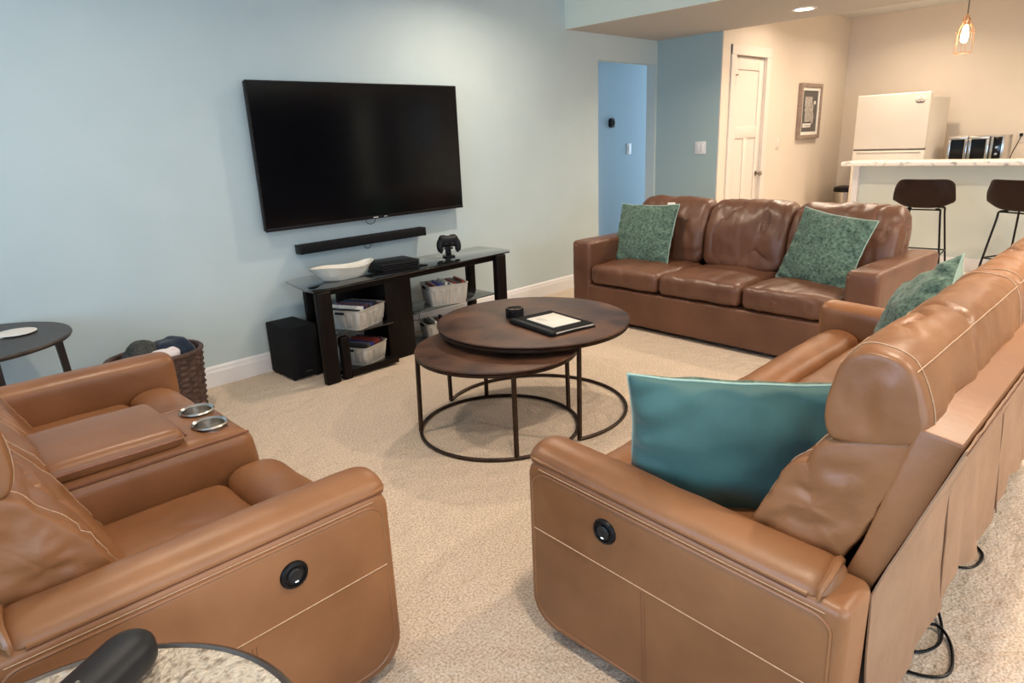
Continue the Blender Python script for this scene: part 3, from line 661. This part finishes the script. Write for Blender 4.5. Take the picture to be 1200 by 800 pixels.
def basket(label, x, y, z, rot, W=.33, D=.22, H=.13, cases=9, seed=0, cut=False, clab='', wall_h=1.0):
    t = thing('storage_basket', label, 'basket', (x, y, z), rot, 'slatted plastic baskets on the media stand')
    def ring(w, d, r, zz, rib=0.0, k=9):
        out = []
        base = rrect(-w/2, w/2, -d/2, d/2, r, 5)
        P = [Vector((*p, 0)) for p in base]; N = len(P)
        seglen = [(P[(i+1) % N]-P[i]).length for i in range(N)]; tot = sum(seglen); m = 144
        for q in range(m):
            s = q/m*tot; i = 0
            while s > seglen[i]: s -= seglen[i]; i += 1
            p = P[i].lerp(P[(i+1) % N], s/seglen[i]); nn = p.normalized()
            off = rib*(1 if (q % 8) < 5 else -1)
            out.append((p.x+nn.x*off, p.y+nn.y*off, zz))
        return out
    def shell(levels):
        V = []; Fc = []
        for lv in levels: V += lv
        m = 144
        for a in range(len(levels)-1):
            for q in range(m): p = (q+1) % m; Fc.append((a*m+q, a*m+p, (a+1)*m+p, (a+1)*m+q))
        return V, Fc
    w0, w1 = .88, 1.0
    lv = [ring(W*w0*.3, D*w0*.3, .01, .002), ring(W*w0, D*w0, .03, .0), ring(W*w0, D*w0, .03, .012), ring(W*.90, D*.90, .03, .020, .004), ring(W*.97, D*.97, .03, H*.74, .004), ring(W*.985, D*.985, .03, H*.76),
          ring(W, D, .035, H*.97), ring(W*1.03, D*1.04, .036, H*.98), ring(W*1.03, D*1.04, .036, H), ring(W*.97, D*.96, .03, H), ring(W*.95, D*.93, .03, H*.76), ring(W*.86, D*.84, .025, .006), ring(W*.2, D*.2, .01, .006)]
    V, Fc = shell(lv); Fc.append(tuple(range(143, -1, -1))); Fc.append(tuple(range(12*144, 13*144)))
    obj('tub', (V, Fc), M['white_plastic'], t)
    obj('handle_slot', prism(rrect(-.035, .035, H*.80, H*.90, .006), W*.5-.001, W*.515+.004, axis='x'), M['mattblack'], t)
    obj('handle_slot', prism(rrect(-.035, .035, H*.80, H*.90, .006), -W*.515-.004, -W*.5+.001, axis='x'), M['mattblack'], t)
    # cases standing in it, each of them a thing
    rnd = random.Random(seed); n = cases
    ca, sa = math.cos(rot), math.sin(rot)
    for i in range(n):
        lx = -W*.39+W*.70*i/(n-1); tilt = R(9)
        th_ = min(.018, W*.70/(n-1)*.8)
        bm = box(-th_/2, th_/2, -D*.40, D*.40, 0, H*.99+rnd.uniform(-.010, .012), .0015)
        c = obj('disc_case', bm, DISC[rnd.choice((0, 0, 0, 1, 4, 6, 6, 3, 2, 5))], None, False)
        c.location = (x+ca*lx, y+sa*lx, z+.010); c.rotation_euler = (0, tilt, rot)
        di = DISC.index(c.data.materials[0]); nm_ = ('black', 'dark navy', 'red', 'white', 'grey', 'blue', 'plum')[di]
        tag(c, '%s %s, %s from the left' % (nm_, clab, ('first', 'second', 'third', 'fourth', 'fifth', 'sixth', 'seventh', 'eighth', 'ninth', 'tenth', 'eleventh', 'twelfth', 'thirteenth')[i]), 'disc case', clab.split(' in ')[-1] + ' contents')
    return t
basket('pale grey slatted basket of disc cases on the left middle shelf of the stand', 2.305, 3.868, .300, R(22), .32, .30, .130, 13, 1, clab='slim case in the left middle shelf basket')
basket('pale grey slatted basket of disc cases on the left bottom shelf of the stand', 2.322, 3.862, .042, R(22), .26, .27, .125, 11, 2, clab='slim case in the left bottom shelf basket')
basket('pale grey slatted basket of games on the right middle shelf beside the centre column', 3.085, 3.87, .300, R(-20), .31, .24, .150, 11, 3, clab='slim case in the right middle shelf basket')
basket('pale grey slatted basket half hidden behind the coffee table on the right bottom shelf', 3.045, 3.89, .042, R(-20), .29, .22, .125, 8, 4, clab='slim case in the right bottom shelf basket')
cb = obj('power_cable', tube(catmull([(2.76, 4.02, .20), (2.80, 3.98, .17), (2.86, 3.96, .19), (2.92, 4.0, .17), (2.96, 4.03, .23)], 6), .003, 6), M['black']); tag(cb, 'black cable looping behind the right shelves of the media stand', 'cable')
cb = obj('power_cable', tube(catmull([(2.74, 4.05, .44), (2.80, 4.02, .42), (2.88, 4.05, .45), (2.84, 4.10, .50), (2.74, 4.12, .48)], 6), .003, 6), M['black']); tag(cb, 'black cable hanging above the right middle shelf near the centre column', 'cable')

# white free-form bowl
V = []; Fc = []; n = 48
lev = [(.0, 0, 0), (.55, .0, 0), (.66, .010, 0), (.80, .045, .3), (.95, .080, .8), (1.0, .090, 1), (.965, .090, 1), (.90, .074, .8), (.72, .030, .2), (.5, .012, 0), (0, .010, 0)]
for s, z, wv in lev:
    for i in range(n):
        a = 2*PI*i/n
        rx = .215*(1+.06*math.cos(2*a)); ry = .100*(1+.16*math.cos(3*a+.6))
        V.append((s*rx*math.cos(a), s*ry*math.sin(a), z+wv*(.010*math.sin(a*2+1.2)+.006*math.cos(3*a))))
for l in range(len(lev)-1):
    for i in range(n): j = (i+1) % n; Fc.append((l*n+i, l*n+j, (l+1)*n+j, (l+1)*n+i))
bowl = obj('bowl', (V, Fc), M['ceramic'], None, True, (2.275, 3.915, TZ+.0105), R(-6)); tag(bowl, 'white glazed oblong ceramic bowl on the left of the media stand', 'bowl')

gc = thing('game_console', 'flat layered black game console lying on the middle of the media stand', 'game console', (2.715, 3.965, TZ+.011), R(-8))
for k, (z0, z1, ins) in enumerate(((0, .014, .010), (.017, .032, .003), (.035, .050, .0))):
    bm = prism([(-.15+ins, -.125+ins), (.13, -.135+ins), (.16-ins, -.10), (.155-ins, .135-ins), (-.15+ins, .135-ins)], z0, z1, .003); obj('casing_layer', bm, M['black'], gc)
obj('core', box(-.13, .13, -.10, .11, .006, .046), M['mattblack'], gc)
# controller on its charging stand
gp = thing('charging_stand', 'small black charging stand under the game controller on the media stand', 'charger', (3.225, 3.96, TZ+.0105), R(-25))
obj('base', prism(rrect(-.045, .045, -.04, .045, .02), 0, .012, .004), M['black'], gp)
obj('post', box(-.022, .022, .000, .022, .010, .085, .006), M['black'], gp)
obj('cradle', box(-.035, .035, -.022, .006, .060, .072, .004), M['black'], gp)
cn = thing('game_controller', 'black game controller propped on the charging stand', 'controller', (3.225, 3.96, TZ+.081), R(-25))
def gp_body():
    parts = [cushion(0, -.012, .050, .150, .046, .085, .02, (0, .006, 0), n=8)]
    for s in (-1, 1):
        pts = catmull([(s*.045, -.01, .065), (s*.062, -.014, .045), (s*.070, -.022, .010), (s*.064, -.030, -.022)], 5)
        parts.append(tube(pts, [.025+.004*math.sin(i/len(pts)*PI) - .007*(i/len(pts))**2 for i in range(len(pts))], 12))
        parts.append(xfd(lathe([(0, -.012), (.009, -.008), (.012, 0), (.009, .008), (0, .012)], n=12), Matrix.Translation((s*.064, -.030, -.024))))
    return join(*parts)
obj('body', gp_body(), M['black'], cn)
for s in (-1, 1):
    obj('thumbstick', xfd(lathe([(0, 0), (.006, 0), (.006, .008), (.010, .010), (.010, .014), (0, .013)], n=14), Matrix.Translation((s*.024, -.038, .040)) @ Matrix.Rotation(R(90), 4, 'X')), M['rubber'], cn)
    obj('shoulder_button', box(s*.040-.020, s*.040+.020, -.020, .012, .088, .097, .004), M['rubber'], cn)
obj('touchpad', box(-.024, .024, -.0395, -.034, .055, .080, .002), M['rubber'], cn)
cb = obj('charging_cable', tube(catmull([(3.225, 3.985, .615), (3.17, 3.99, .614), (3.13, 4.04, .614), (3.10, 4.10, .614)], 5), .0018, 6), M['white_plastic']); tag(cb, 'thin pale cable running from the charging stand across the black glass', 'cable')

# ------------------------------------------------------------------ nesting coffee tables
def ringpts(cx, cy, r, z, a0, a1, n): return [(cx+r*math.cos(R(a0+(a1-a0)*i/n)), cy+r*math.sin(R(a0+(a1-a0)*i/n)), z) for i in range(n+(0 if abs(a1-a0) >= 360 else 1))]
def coffee(label, cx, cy, r, z, rb, bx, by, legs, arc):
    t = thing('coffee_table', label, 'coffee table', (cx, cy, 0), 0, 'round nesting coffee tables')
    dx, dy = bx-cx, by-cy
    obj('tabletop', lathe([(0, z-.014), (r-.012, z-.014), (r-.004, z-.012), (r, z-.006), (r-.002, z-.001), (r-.008, z), (0, z)], 0, 0, 96), M['copper'], t)
    obj('top_ring', tube(ringpts(0, 0, r-.014, z-.024, 0, 360, 96), .010, 4, closed=True, square=False), M['bronze'], t)
    full = abs(arc[1]-arc[0]) >= 360
    obj('base_ring', tube(ringpts(dx, dy, rb, .0095, arc[0], arc[1], 96), .0095, 8, closed=full), M['bronze'], t)
    for a in legs:
        c, s = math.cos(R(a)), math.sin(R(a))
        obj('leg', tube([(dx+rb*c, dy+rb*s, .008), ((r-.014)*c, (r-.014)*s, z-.018)], .0085, 4, square=True), M['bronze'], t)
    return t
coffee('taller larger round bronze-topped coffee table holding the folder', 2.535, 2.432, .520, .515, .505, 2.53, 2.43, (-111, 120, 10), (-111, 120))
coffee('lower smaller round bronze-topped coffee table tucked under the taller one', 2.225, 2.397, .420, .447, .415, 2.222, 2.397, (57, 142, 237, 340), (0, 360))
sp = thing('smart_speaker', 'small black round speaker on the taller coffee table behind the folder', 'speaker', (2.50, 2.535, .5155), R(60))
obj('body', lathe([(0, 0), (.044, 0), (.050, .004), (.050, .046), (.046, .052), (0, .053)], n=40), M['mattblack'], sp)
obj('front_window', xf(box(-.020, .020, -.0515, -.046, .010, .042, .002), Matrix.Rotation(R(-130), 4, 'Z')), M['screen'], sp)
obj('top_ring', tube(ringpts(0, 0, .043, .0525, 0, 360, 32), .0015, 5, closed=True), M['nickel'], sp)
# folder: local x along the spine (from left corner to near corner)
fo = thing('folder', 'black padded folder with a white note pad on the taller coffee table', 'folder', (2.40, 2.470, .5155), math.atan2(-.402, -.072))
# local +x runs along spine .41, local +y points toward the far right side
obj('cover', join(box(0, .37, .0, .275, 0, .006, .002), cushion(.185, .006, .0125, .37, .040, .025, .012, n=6)), M['black'], fo)
pg = obj('page_block', cushion(.185, .14, .0115, .352, .255, .012, .003, n=6, fn=lambda v: (v[0], v[1], v[2]+.004*math.sin(v[1]*11))), M['paper'], fo)
obj('inner_cover', prism(rrect(.006, .364, .018, .268, .006), .0185, .0215, 0.0), M['mattblack'], fo)
obj('note_pad', box(.075, .30, .055, .235, .0215, .026, .001), M['paper'], fo)
for k in range(3): obj('handwriting', box(.11+.0*k, .16+.012*k, .085+.012*k, .087+.012*k, .026, .0263), M['ink'], fo)
pn = thing('pen', 'slim white pen lying along the far edge of the black folder', 'pen', (2.615, 2.36, .5375), math.atan2(-.402, -.072))
obj('barrel', xfd(cyl(0, 0, 0, .10, .004, 12), Matrix.Rotation(R(90), 4, 'Y')), M['paper'], pn)
obj('cap', xfd(cyl(0, 0, .102, .135, .0045, 12), Matrix.Rotation(R(90), 4, 'Y')), M['white_plastic'], pn)

# ------------------------------------------------------------------ side tables
et = thing('end_table', 'dark espresso round end table by the blue wall behind the left loveseat', 'side table', (.30, 3.870, 0))
obj('tabletop', lathe([(0, .622), (.36, .622), (.385, .630), (.392, .642), (.387, .650), (0, .650)], n=72), M['espresso'], et)
for a in (50, 140, 230, 320):
    c, s = math.cos(R(a-45)), math.sin(R(a-45))
    obj('leg', tube([(.33*c, .33*s, .625), (.365*c, .365*s, 0)], [.017, .013], 4, square=True), M['espresso'], et)
for i, (x, y, r_) in enumerate(((.475, 3.905, .085), (.375, 3.93, .085))):
    o = obj('coaster', lathe([(0, 0), (r_-.004, 0), (r_, .002), (r_, .004), (r_-.004, .005), (0, .005)], n=40), M['paper'], None, True, (x, y, .6505+.0052*(1-i))); o.rotation_euler = (0, 0, 0)
    tag(o, 'white round coaster on the espresso end table, the right one on top' if i == 0 else 'white round coaster on the espresso end table, partly covered by the other', 'coaster')
nt_ = thing('drum_table', 'round table with hammered champagne top at the lower left beside the loveseat arm', 'side table', (.018, .985, 0))
obj('tabletop', lathe([(0, .515), (.345, .515), (.345, .548), (0, .5485)], n=80), M['tabletop_stone'], nt_)
obj('rim', lathe([(.345, .510), (.357, .512), (.359, .532), (.357, .550), (.350, .553), (.3445, .549), (.3445, .51)], n=80), M['nickel'], nt_)
obj('pedestal', lathe([(0, 0), (.24, 0), (.24, .012), (.06, .03), (.03, .08), (.03, .46), (.10, .505), (.12, .514), (0, .514)], n=48), M['bronze'], nt_)
cs_ = thing('hard_case', 'rounded black case lying on the hammered round table', 'case', (.120, 1.178, .553), R(32))
def capsule(L, w, h, n=14):
    V = []; Fc = []; m = 20; st = []
    for i in range(n+1):
        t = i/n*2-1; x = t*L/2; e = L/2-w/2; d = max(0, abs(x)-e); s = math.sqrt(max(0, 1-(d/(w/2))**2)) if d else 1
        st.append((x, max(s, .02)))
    for (x, s) in st:
        for k in range(m):
            a = 2*PI*k/m; ca, sa = math.cos(a), math.sin(a)
            V.append((x, w/2*s*math.copysign(abs(ca)**.75, ca), h/2+h/2*math.copysign(abs(sa)**.75, sa)*(s**.5)))
    for i in range(n):
        for k in range(m): l = (k+1) % m; Fc.append((i*m+k, i*m+l, (i+1)*m+l, (i+1)*m+k))
    Fc.append(tuple(range(m))); Fc.append(tuple(range(n*m, n*m+m)))
    return V, Fc
obj('shell', capsule(.25, .100, .068, 30), M['rubber'], cs_)
obj('emblem', box(-.035, -.020, -.003, .003, .0672, .0690), M['steel'], cs_)

# ------------------------------------------------------------------ wicker basket with blankets
def wick(name, label, x, y, r0_, r1_, H, m, cat='basket'):
    t = thing(name, label, cat, (x, y, 0))
    V = []; Fc = []; nr, n = 40, 96
    for j in range(nr+1):
        t_ = j/nr; z = H*t_
        for i in range(n):
            a = 2*PI*i/n
            rr_ = r0_+(r1_-r0_)*t_ + .006*math.sin(t_*PI*24+ (PI if (i//4) % 2 else 0)) + .003*math.sin(a*24)
            V.append((rr_*math.cos(a), rr_*math.sin(a)*.72, z+.006*math.sin(a*2)*t_))
    for j in range(nr):
        for i in range(n): k = (i+1) % n; Fc.append((j*n+i, j*n+k, (j+1)*n+k, (j+1)*n+i))
    b = len(V)
    for j in range(2):
        for i in range(n):
            a = 2*PI*i/n; rr_ = (r1_-.02) if j == 0 else (r0_-.02)
            V.append((rr_*math.cos(a), rr_*math.sin(a)*.72, H*(1-j)+.01*j))
    for i in range(n):
        k = (i+1) % n
        Fc.append((nr*n+i, nr*n+k, b+k, b+i)); Fc.append((b+i, b+k, b+n+k, b+n+i))
    Fc.append(tuple(range(b+n, b+2*n))); Fc.append(tuple(range(n)))
    obj('woven_wall', (V, Fc), m, t)
    obj('rim', tube([((r1_-.004)*math.cos(2*PI*i/60), (r1_-.004)*.72*math.sin(2*PI*i/60), H+.006*math.sin(4*PI*i/60)) for i in range(60)], .013, 8, closed=True), m, t)
    return t
bx_, by_ = 1.055, 3.90
wick('wicker_basket', 'dark brown wicker basket holding a navy blanket beside the left loveseat', bx_, by_, .215, .245, .40, M['wicker'])
bl = obj('folded_blanket', cushion(0, 0, 0, .22, .18, .24, .06, (.01, .01, .02), n=14, wr=.014, ws=9, seed=3), M['navy'], None, True, (bx_+.09, by_+.02, .322), R(15)); tag(bl, 'navy fleece blanket rolled in the wicker basket', 'blanket')
bl2 = obj('folded_cloth', cushion(0, 0, 0, .16, .07, .22, .03, (.0, .01, .01), n=10, wr=.010, ws=11, seed=8), M['white_cloth'], None, True, (bx_+.02, by_-.10, .325), R(15)); tag(bl2, 'white cloth with pink stripes tucked in front of the navy blanket', 'cloth')
kt = obj('knit_throw', cushion(0, 0, 0, .20, .18, .26, .08, (.01, .01, .02), n=12, wr=.012, ws=12, seed=5), M['wicker_grey'], None, True, (bx_-.05, by_+.035, .330)); tag(kt, 'charcoal knitted throw in the left side of the wicker basket', 'blanket')

# ------------------------------------------------------------------ kitchen
bar = thing('breakfast_bar', 'pale mint breakfast bar with marble top in front of the kitchen', 'bar', (0, 0, 0))
obj('panel', box(7.86, 7.98, -1.5, 2.60, 0, 1.035), M['mint'], bar)
obj('end_post', box(7.80, 8.0, 2.60, 2.66, 0, 1.035, .004), M['trim'], bar)
obj('base_trim', box(7.845, 7.86, -1.5, 2.56, 0, .13, .003), M['trim'], bar)
ct = obj('countertop', box(7.60, 8.06, -1.6, 2.72, 1.035, 1.078, .006, 3), M['marble'], bar)
kc = thing('kitchen_counter', 'low kitchen counter along the cream wall under the toaster oven', 'counter', (0, 0, 0))
obj('cabinet_body', box(9.12, XB-.002, -1.5, 2.22, .0, .90, .004), M['door'], kc)
obj('worktop', box(9.05, XB-.002, -1.5, 2.23, .90, .94, .004), M['marble'], kc)
fg = thing('refrigerator', 'white top-freezer refrigerator standing in the kitchen corner', 'refrigerator', (0, 0, 0))
fy0, fy1, fx = 2.245, 3.005, 8.72
obj('cabinet', box(fx+.07, fx+.80, fy0+.005, fy1-.005, .02, 1.715, .006), M['fridge'], fg)
fd = obj('freezer_door', box(fx, fx+.062, fy0, fy1, 1.165, 1.765, .012, 3), M['fridge'], fg)
lw = obj('fridge_door', box(fx, fx+.062, fy0, fy1, .08, 1.148, .012, 3), M['fridge'], fg)
obj('door_gap', box(fx+.012, fx+.07, fy0+.01, fy1-.01, 1.145, 1.168), M['mat_grey'], fg)
obj('handle', box(fx-.018, fx+.004, fy0+.03, fy1-.05, 1.125, 1.142, .006), M['fridge'], lw)
obj('kick_plate', box(fx+.05, fx+.09, fy0+.01, fy1-.01, .0, .08), M['mat_grey'], fg)
em = thing('fridge_magnet', 'round white and grey magnet on the upper right of the freezer door', 'magnet', (fx-.001, fy0+.10, 1.685), R(-90))
obj('disc', xfd(lathe([(0, 0), (.046, 0), (.050, .003), (.046, .006), (0, .006)], n=8, sx=1.15, sy=.85), Matrix.Rotation(R(90), 4, 'X')), M['paper'], em)
obj('dark_band', prism([(-.048, -.012), (-.012, -.024), (0, -.012), (.012, -.024), (.048, -.012), (.030, -.036), (-.030, -.036)], -.0075, -.006, axis='y'), M['nickel'], em)
obj('print_line', box(-.026, .026, -.0070, -.0059, -.002, .004), M['pewter'], em)

ov = thing('toaster_oven', 'stainless french-door toaster oven on the kitchen counter', 'oven', (9.10, 1.85, .94), R(-90))
OW, OH, OD = .53, .335, .40   # local: x across, y depth (0 front .. +), front faces -y
obj('housing', join(box(-OW/2, OW/2, .0, OD, .33, OH, .003), box(-OW/2, OW/2, .0, OD, .012, .024, .002), box(-OW/2, -OW/2+.008, 0, OD, .02, .332), box(OW/2-.13, OW/2, .012, OD, .02, .332, .002), box(-OW/2, OW/2, OD-.01, OD, .02, .332)), M['steel'], ov)
for x0_, x1_ in ((-OW/2+.004, -.072), (-.064, OW/2-.135)):
    d = obj('door', join(box(x0_, x1_, -.022, 0, .30, .328, .004), box(x0_, x1_, -.022, 0, .02, .045, .004), box(x0_, x0_+.028, -.022, 0, .045, .30, .003), box(x1_-.028, x1_, -.022, 0, .045, .30, .003)), M['steel'], ov)
    obj('door_glass', box(x0_+.028, x1_-.028, -.012, -.008, .045, .30), M['screen'], d)
for xh in (-.086, -.050): obj('handle', tube([(xh, -.022, .29), (xh, -.045, .285), (xh, -.045, .06), (xh, -.022, .055)], .006, 8), M['steel'], ov)
obj('control_panel', box(OW/2-.10, OW/2-.022, -.004, .013, .03, .32, .002), M['screen'], ov)
for z in (.07, .14, .21): obj('knob', xfd(lathe([(0, 0), (.016, 0), (.014, .014), (0, .015)], n=20), Matrix.Translation((OW/2-.061, -.004, z)) @ Matrix.Rotation(R(90), 4, 'X')), M['steel'], ov)
for z in (.10, .17): obj('rack', join(*[tube([(-OW/2+.02, .02+.04*k, z), (OW/2-.15, .02+.04*k, z)], .003, 5) for k in range(8)]), M['steel'], ov)
for x in (-.25, .25):
    for y in (.04, .36): obj('foot', cyl(x, y, 0, .014, .015, 12), M['black'], ov)
ol = thing('wall_outlet', 'cream wall outlet with a black plug to the right of the toaster oven', 'outlet', (XB, 1.545, 1.235), R(-90))
obj('plate', box(-.04, .04, -.007, 0, -.06, .06, .003), M['door'], ol)
pl_ = obj('plug', box(-.016, .016, -.035, -.007, .010, .045, .006), M['black'], None); pl_.location = (XB, 1.545, 1.235); pl_.rotation_euler = (0, 0, R(-90)); tag(pl_, 'black plug in the cream outlet by the toaster oven', 'plug')
oi = (Matrix.Translation((9.10, 1.85, .94)) @ Matrix.Rotation(R(-90), 4, 'Z')).inverted()
obj('power_cord', tube([oi @ p for p in catmull([(XB-.035, 1.545, 1.255), (XB-.07, 1.55, 1.20), (XB-.12, 1.59, 1.06), (XB-.20, 1.60, .952), (XB-.26, 1.62, .99)], 6)], .005, 6), M['black'], ov)
pc = thing('trash_can', 'round steel trash can with black lid between the cream wall and the refrigerator', 'trash can', (9.28, 3.22, 0))
obj('body', lathe([(0, 0), (.15, 0), (.152, .02), (.152, .63), (0, .63)], n=40), M['steel'], pc)
obj('lid', lathe([(.156, .63), (.158, .65), (.150, .685), (.10, .70), (0, .705)], n=40), M['black'], pc)

# framed relief
pf = thing('framed_relief', 'narrow pewter shadow-box frame with a grey relief on the cream wall', 'picture', (8.61, DY, 1.625))
fw, fh = .61, .63
obj('frame', join(box(-fw/2, fw/2, -.045, 0, fh/2-.045, fh/2, .004), box(-fw/2, fw/2, -.045, 0, -fh/2, -fh/2+.045, .004), box(-fw/2, -fw/2+.045, -.045, 0, -fh/2+.045, fh/2-.045, .004), box(fw/2-.045, fw/2, -.045, 0, -fh/2+.045, fh/2-.045, .004)), M['frame_wood'], pf)
obj('inner_border', join(box(-.26, .26, -.030, -.02, .235, .27), box(-.26, .26, -.030, -.02, -.27, -.235), box(-.26, -.22, -.030, -.02, -.235, .235), box(.22, .26, -.030, -.02, -.235, .235)), M['paper'], pf)
obj('backing', box(-.26, .26, -.018, -.002, -.27, .27), M['mat_grey'], pf)
V = [(-.16, .165), (.05, .165), (.05, .115), (.10, .07), (.085, .0), (.12, -.06), (.10, -.14), (.06, -.155), (.05, -.12), (-.14, -.12)]
obj('relief', prism(V, -.030, -.018, .003, axis='y'), M['pewter'], pf)
obj('medallion', xfd(cyl(0, 0, 0, .006, .022, 20), Matrix.Translation((.14, -.018, .10)) @ Matrix.Rotation(R(90), 4, 'X')), M['paper'], pf)
pq = obj('plaque', box(-.17, .05, -.026, -.018, -.185, -.138, .001), M['paper'], pf)
for k in range(2): obj('print_line', box(-.14, .02, -.0268, -.0259, -.158-.014*k, -.154-.014*k), M['ink'], pq)

# pendant
pd = thing('pendant_light', 'lit copper cage pendant lamp hanging over the breakfast bar', 'pendant lamp', (7.80, 1.80, 2.05))
cage = []
for k in range(6):
    a = 2*PI*k/6; c, s = math.cos(a), math.sin(a)
    cage.append(tube(catmull([(.022*c, .022*s, .275), (.05*c, .05*s, .235), (.072*c, .072*s, .19), (.078*c, .078*s, .10), (.070*c, .070*s, .0)], 4), .003, 5))
for rr_, z in ((.070, 0), (.074, .18)): cage.append(tube([(rr_*math.cos(2*PI*i/24), rr_*math.sin(2*PI*i/24), z) for i in range(24)], .003, 5, closed=True))
obj('cage', join(*cage), M['brass'], pd)
obj('socket', lathe([(0, .24), (.020, .24), (.022, .27), (.030, .275), (.030, .30), (.018, .315), (.006, .335), (0, .335)], n=24), M['brass'], pd)
obj('bulb', lathe([(0, .085), (.020, .090), (.030, .11), (.032, .15), (.026, .20), (.016, .24), (0, .24)], n=24), M['bulb'], pd)
obj('cord', tube([(0, 0, .33), (0, 0, CH-2.05)], .004, 6), M['black'], pd)
l = bpy.data.lights.new('pendant_glow', 'POINT'); l.energy = 12; l.color = (1, .66, .35); l.shadow_soft_size = .03
lo = bpy.data.objects.new('pendant_glow', l); COL.objects.link(lo); lo.location = (7.80, 1.80, 2.0)

# bar stools
def stool(label, x, y, rz):
    t = thing('bar_stool', label, 'bar stool', (x, y, 0), rz, 'brown bucket bar stools at the breakfast bar')
    # local: faces +x, low bucket back at -x
    V = []; Fc = []; nu, nv = 28, 16
    for lay in (0, 1):
        for i in range(nu+1):
            s = i/nu*2-1                       # across (y)
            for j in range(nv+1):
                q = j/nv                       # front edge of the seat -> up the back
                if q < .5: px = .21-.36*(q/.5); pz = .69-.012*math.sin(q/.5*PI)+.012*(1-q/.5)**4*-1
                else:
                    a = (q-.5)/.5; px = -.15-.085*math.sin(a*PI/2)-.03*a; pz = .69+.262*(a**1.25)
                hw = .205+.045*min(1, max(0, (q-.35)*3))
                if q > .5: hw = .25-.018*((q-.5)/.5)**2
                yy = s*hw
                side = abs(s)**3
                pz2 = pz+(.055*side*(1-abs(q-.5)*.8) if q < .62 else .055*side*.9*(1-(q-.62)/.38)*(1))
                px2 = px+(.10*side*max(0, (q-.45)/.55) if q > .45 else 0)
                if q > .5: pz2 -= .050*abs(s)**9*((q-.5)/.5)**2
                V.append((px2+(.016 if lay and q > .4 else 0), yy, pz2+(.016 if lay and q <= .55 else (.003 if lay else 0))))
    S = (nu+1)*(nv+1); ix = lambda l_, i, j: l_*S+i*(nv+1)+j
    for l_ in (0, 1):
        for i in range(nu):
            for j in range(nv): Fc.append((ix(l_, i, j), ix(l_, i+1, j), ix(l_, i+1, j+1), ix(l_, i, j+1)))
    for i in range(nu):
        for j in (0, nv): Fc.append((ix(0, i, j), ix(0, i+1, j), ix(1, i+1, j), ix(1, i, j)))
    for j in range(nv):
        for i in (0, nu): Fc.append((ix(0, i, j), ix(0, i, j+1), ix(1, i, j+1), ix(1, i, j)))
    obj('seat_shell', (V, Fc), M['seatshell'], t)
    P = {}
    for sx in (-1, 1):
        for sy in (-1, 1):
            a = Vector((sx*.13, sy*.14, .672)); b = Vector((sx*.215, sy*.215, .0)); P[sx, sy] = (a, b)
            obj('leg', tube(catmull([(sx*.08, sy*.10, .676), tuple(a), tuple(a.lerp(b, .1)), tuple(a.lerp(b, .5)), tuple(b)], 4), .009, 8), M['black'], t)
    f = .60
    q = {k: v[0].lerp(v[1], f) for k, v in P.items()}
    for a, b in (((1, 1), (1, -1)), ((1, -1), (-1, -1)), ((-1, -1), (-1, 1)), ((-1, 1), (1, 1))): obj('footrest_bar', tube([q[a], q[b]], .007, 8), M['black'], t)
    obj('seat_frame', tube([(.13, .14, .673), (.13, -.14, .673), (-.13, -.14, .673), (-.13, .14, .673)], .007, 8, closed=True), M['black'], t)
    return t
stool('dark brown bucket bar stool, the whole one nearer the refrigerator end of the bar', 7.22, 1.79, R(6))
stool('dark brown bucket bar stool cut off by the right edge of the picture', 7.22, 1.02, R(-24))

# ------------------------------------------------------------------ cords on the carpet behind the right loveseat
def cord(pts, r=.0045):
    obj('power_cord', tube([p-Vector((1.228, 1.225, 0)) for p in catmull(pts, 8)], r, 6), M['black'], rr)
cord([(2.12, .42, .10), (2.10, .34, .02), (1.97, .30, .006), (1.88, .345, .006), (1.95, .40, .006), (2.03, .33, .014), (1.98, .275, .006), (1.86, .25, .006), (1.80, .30, .006), (1.78, .40, .006)])
cord([(2.62, .42, .02), (2.585, .345, .006), (2.52, .305, .006), (2.42, .325, .006), (2.38, .42, .006)])
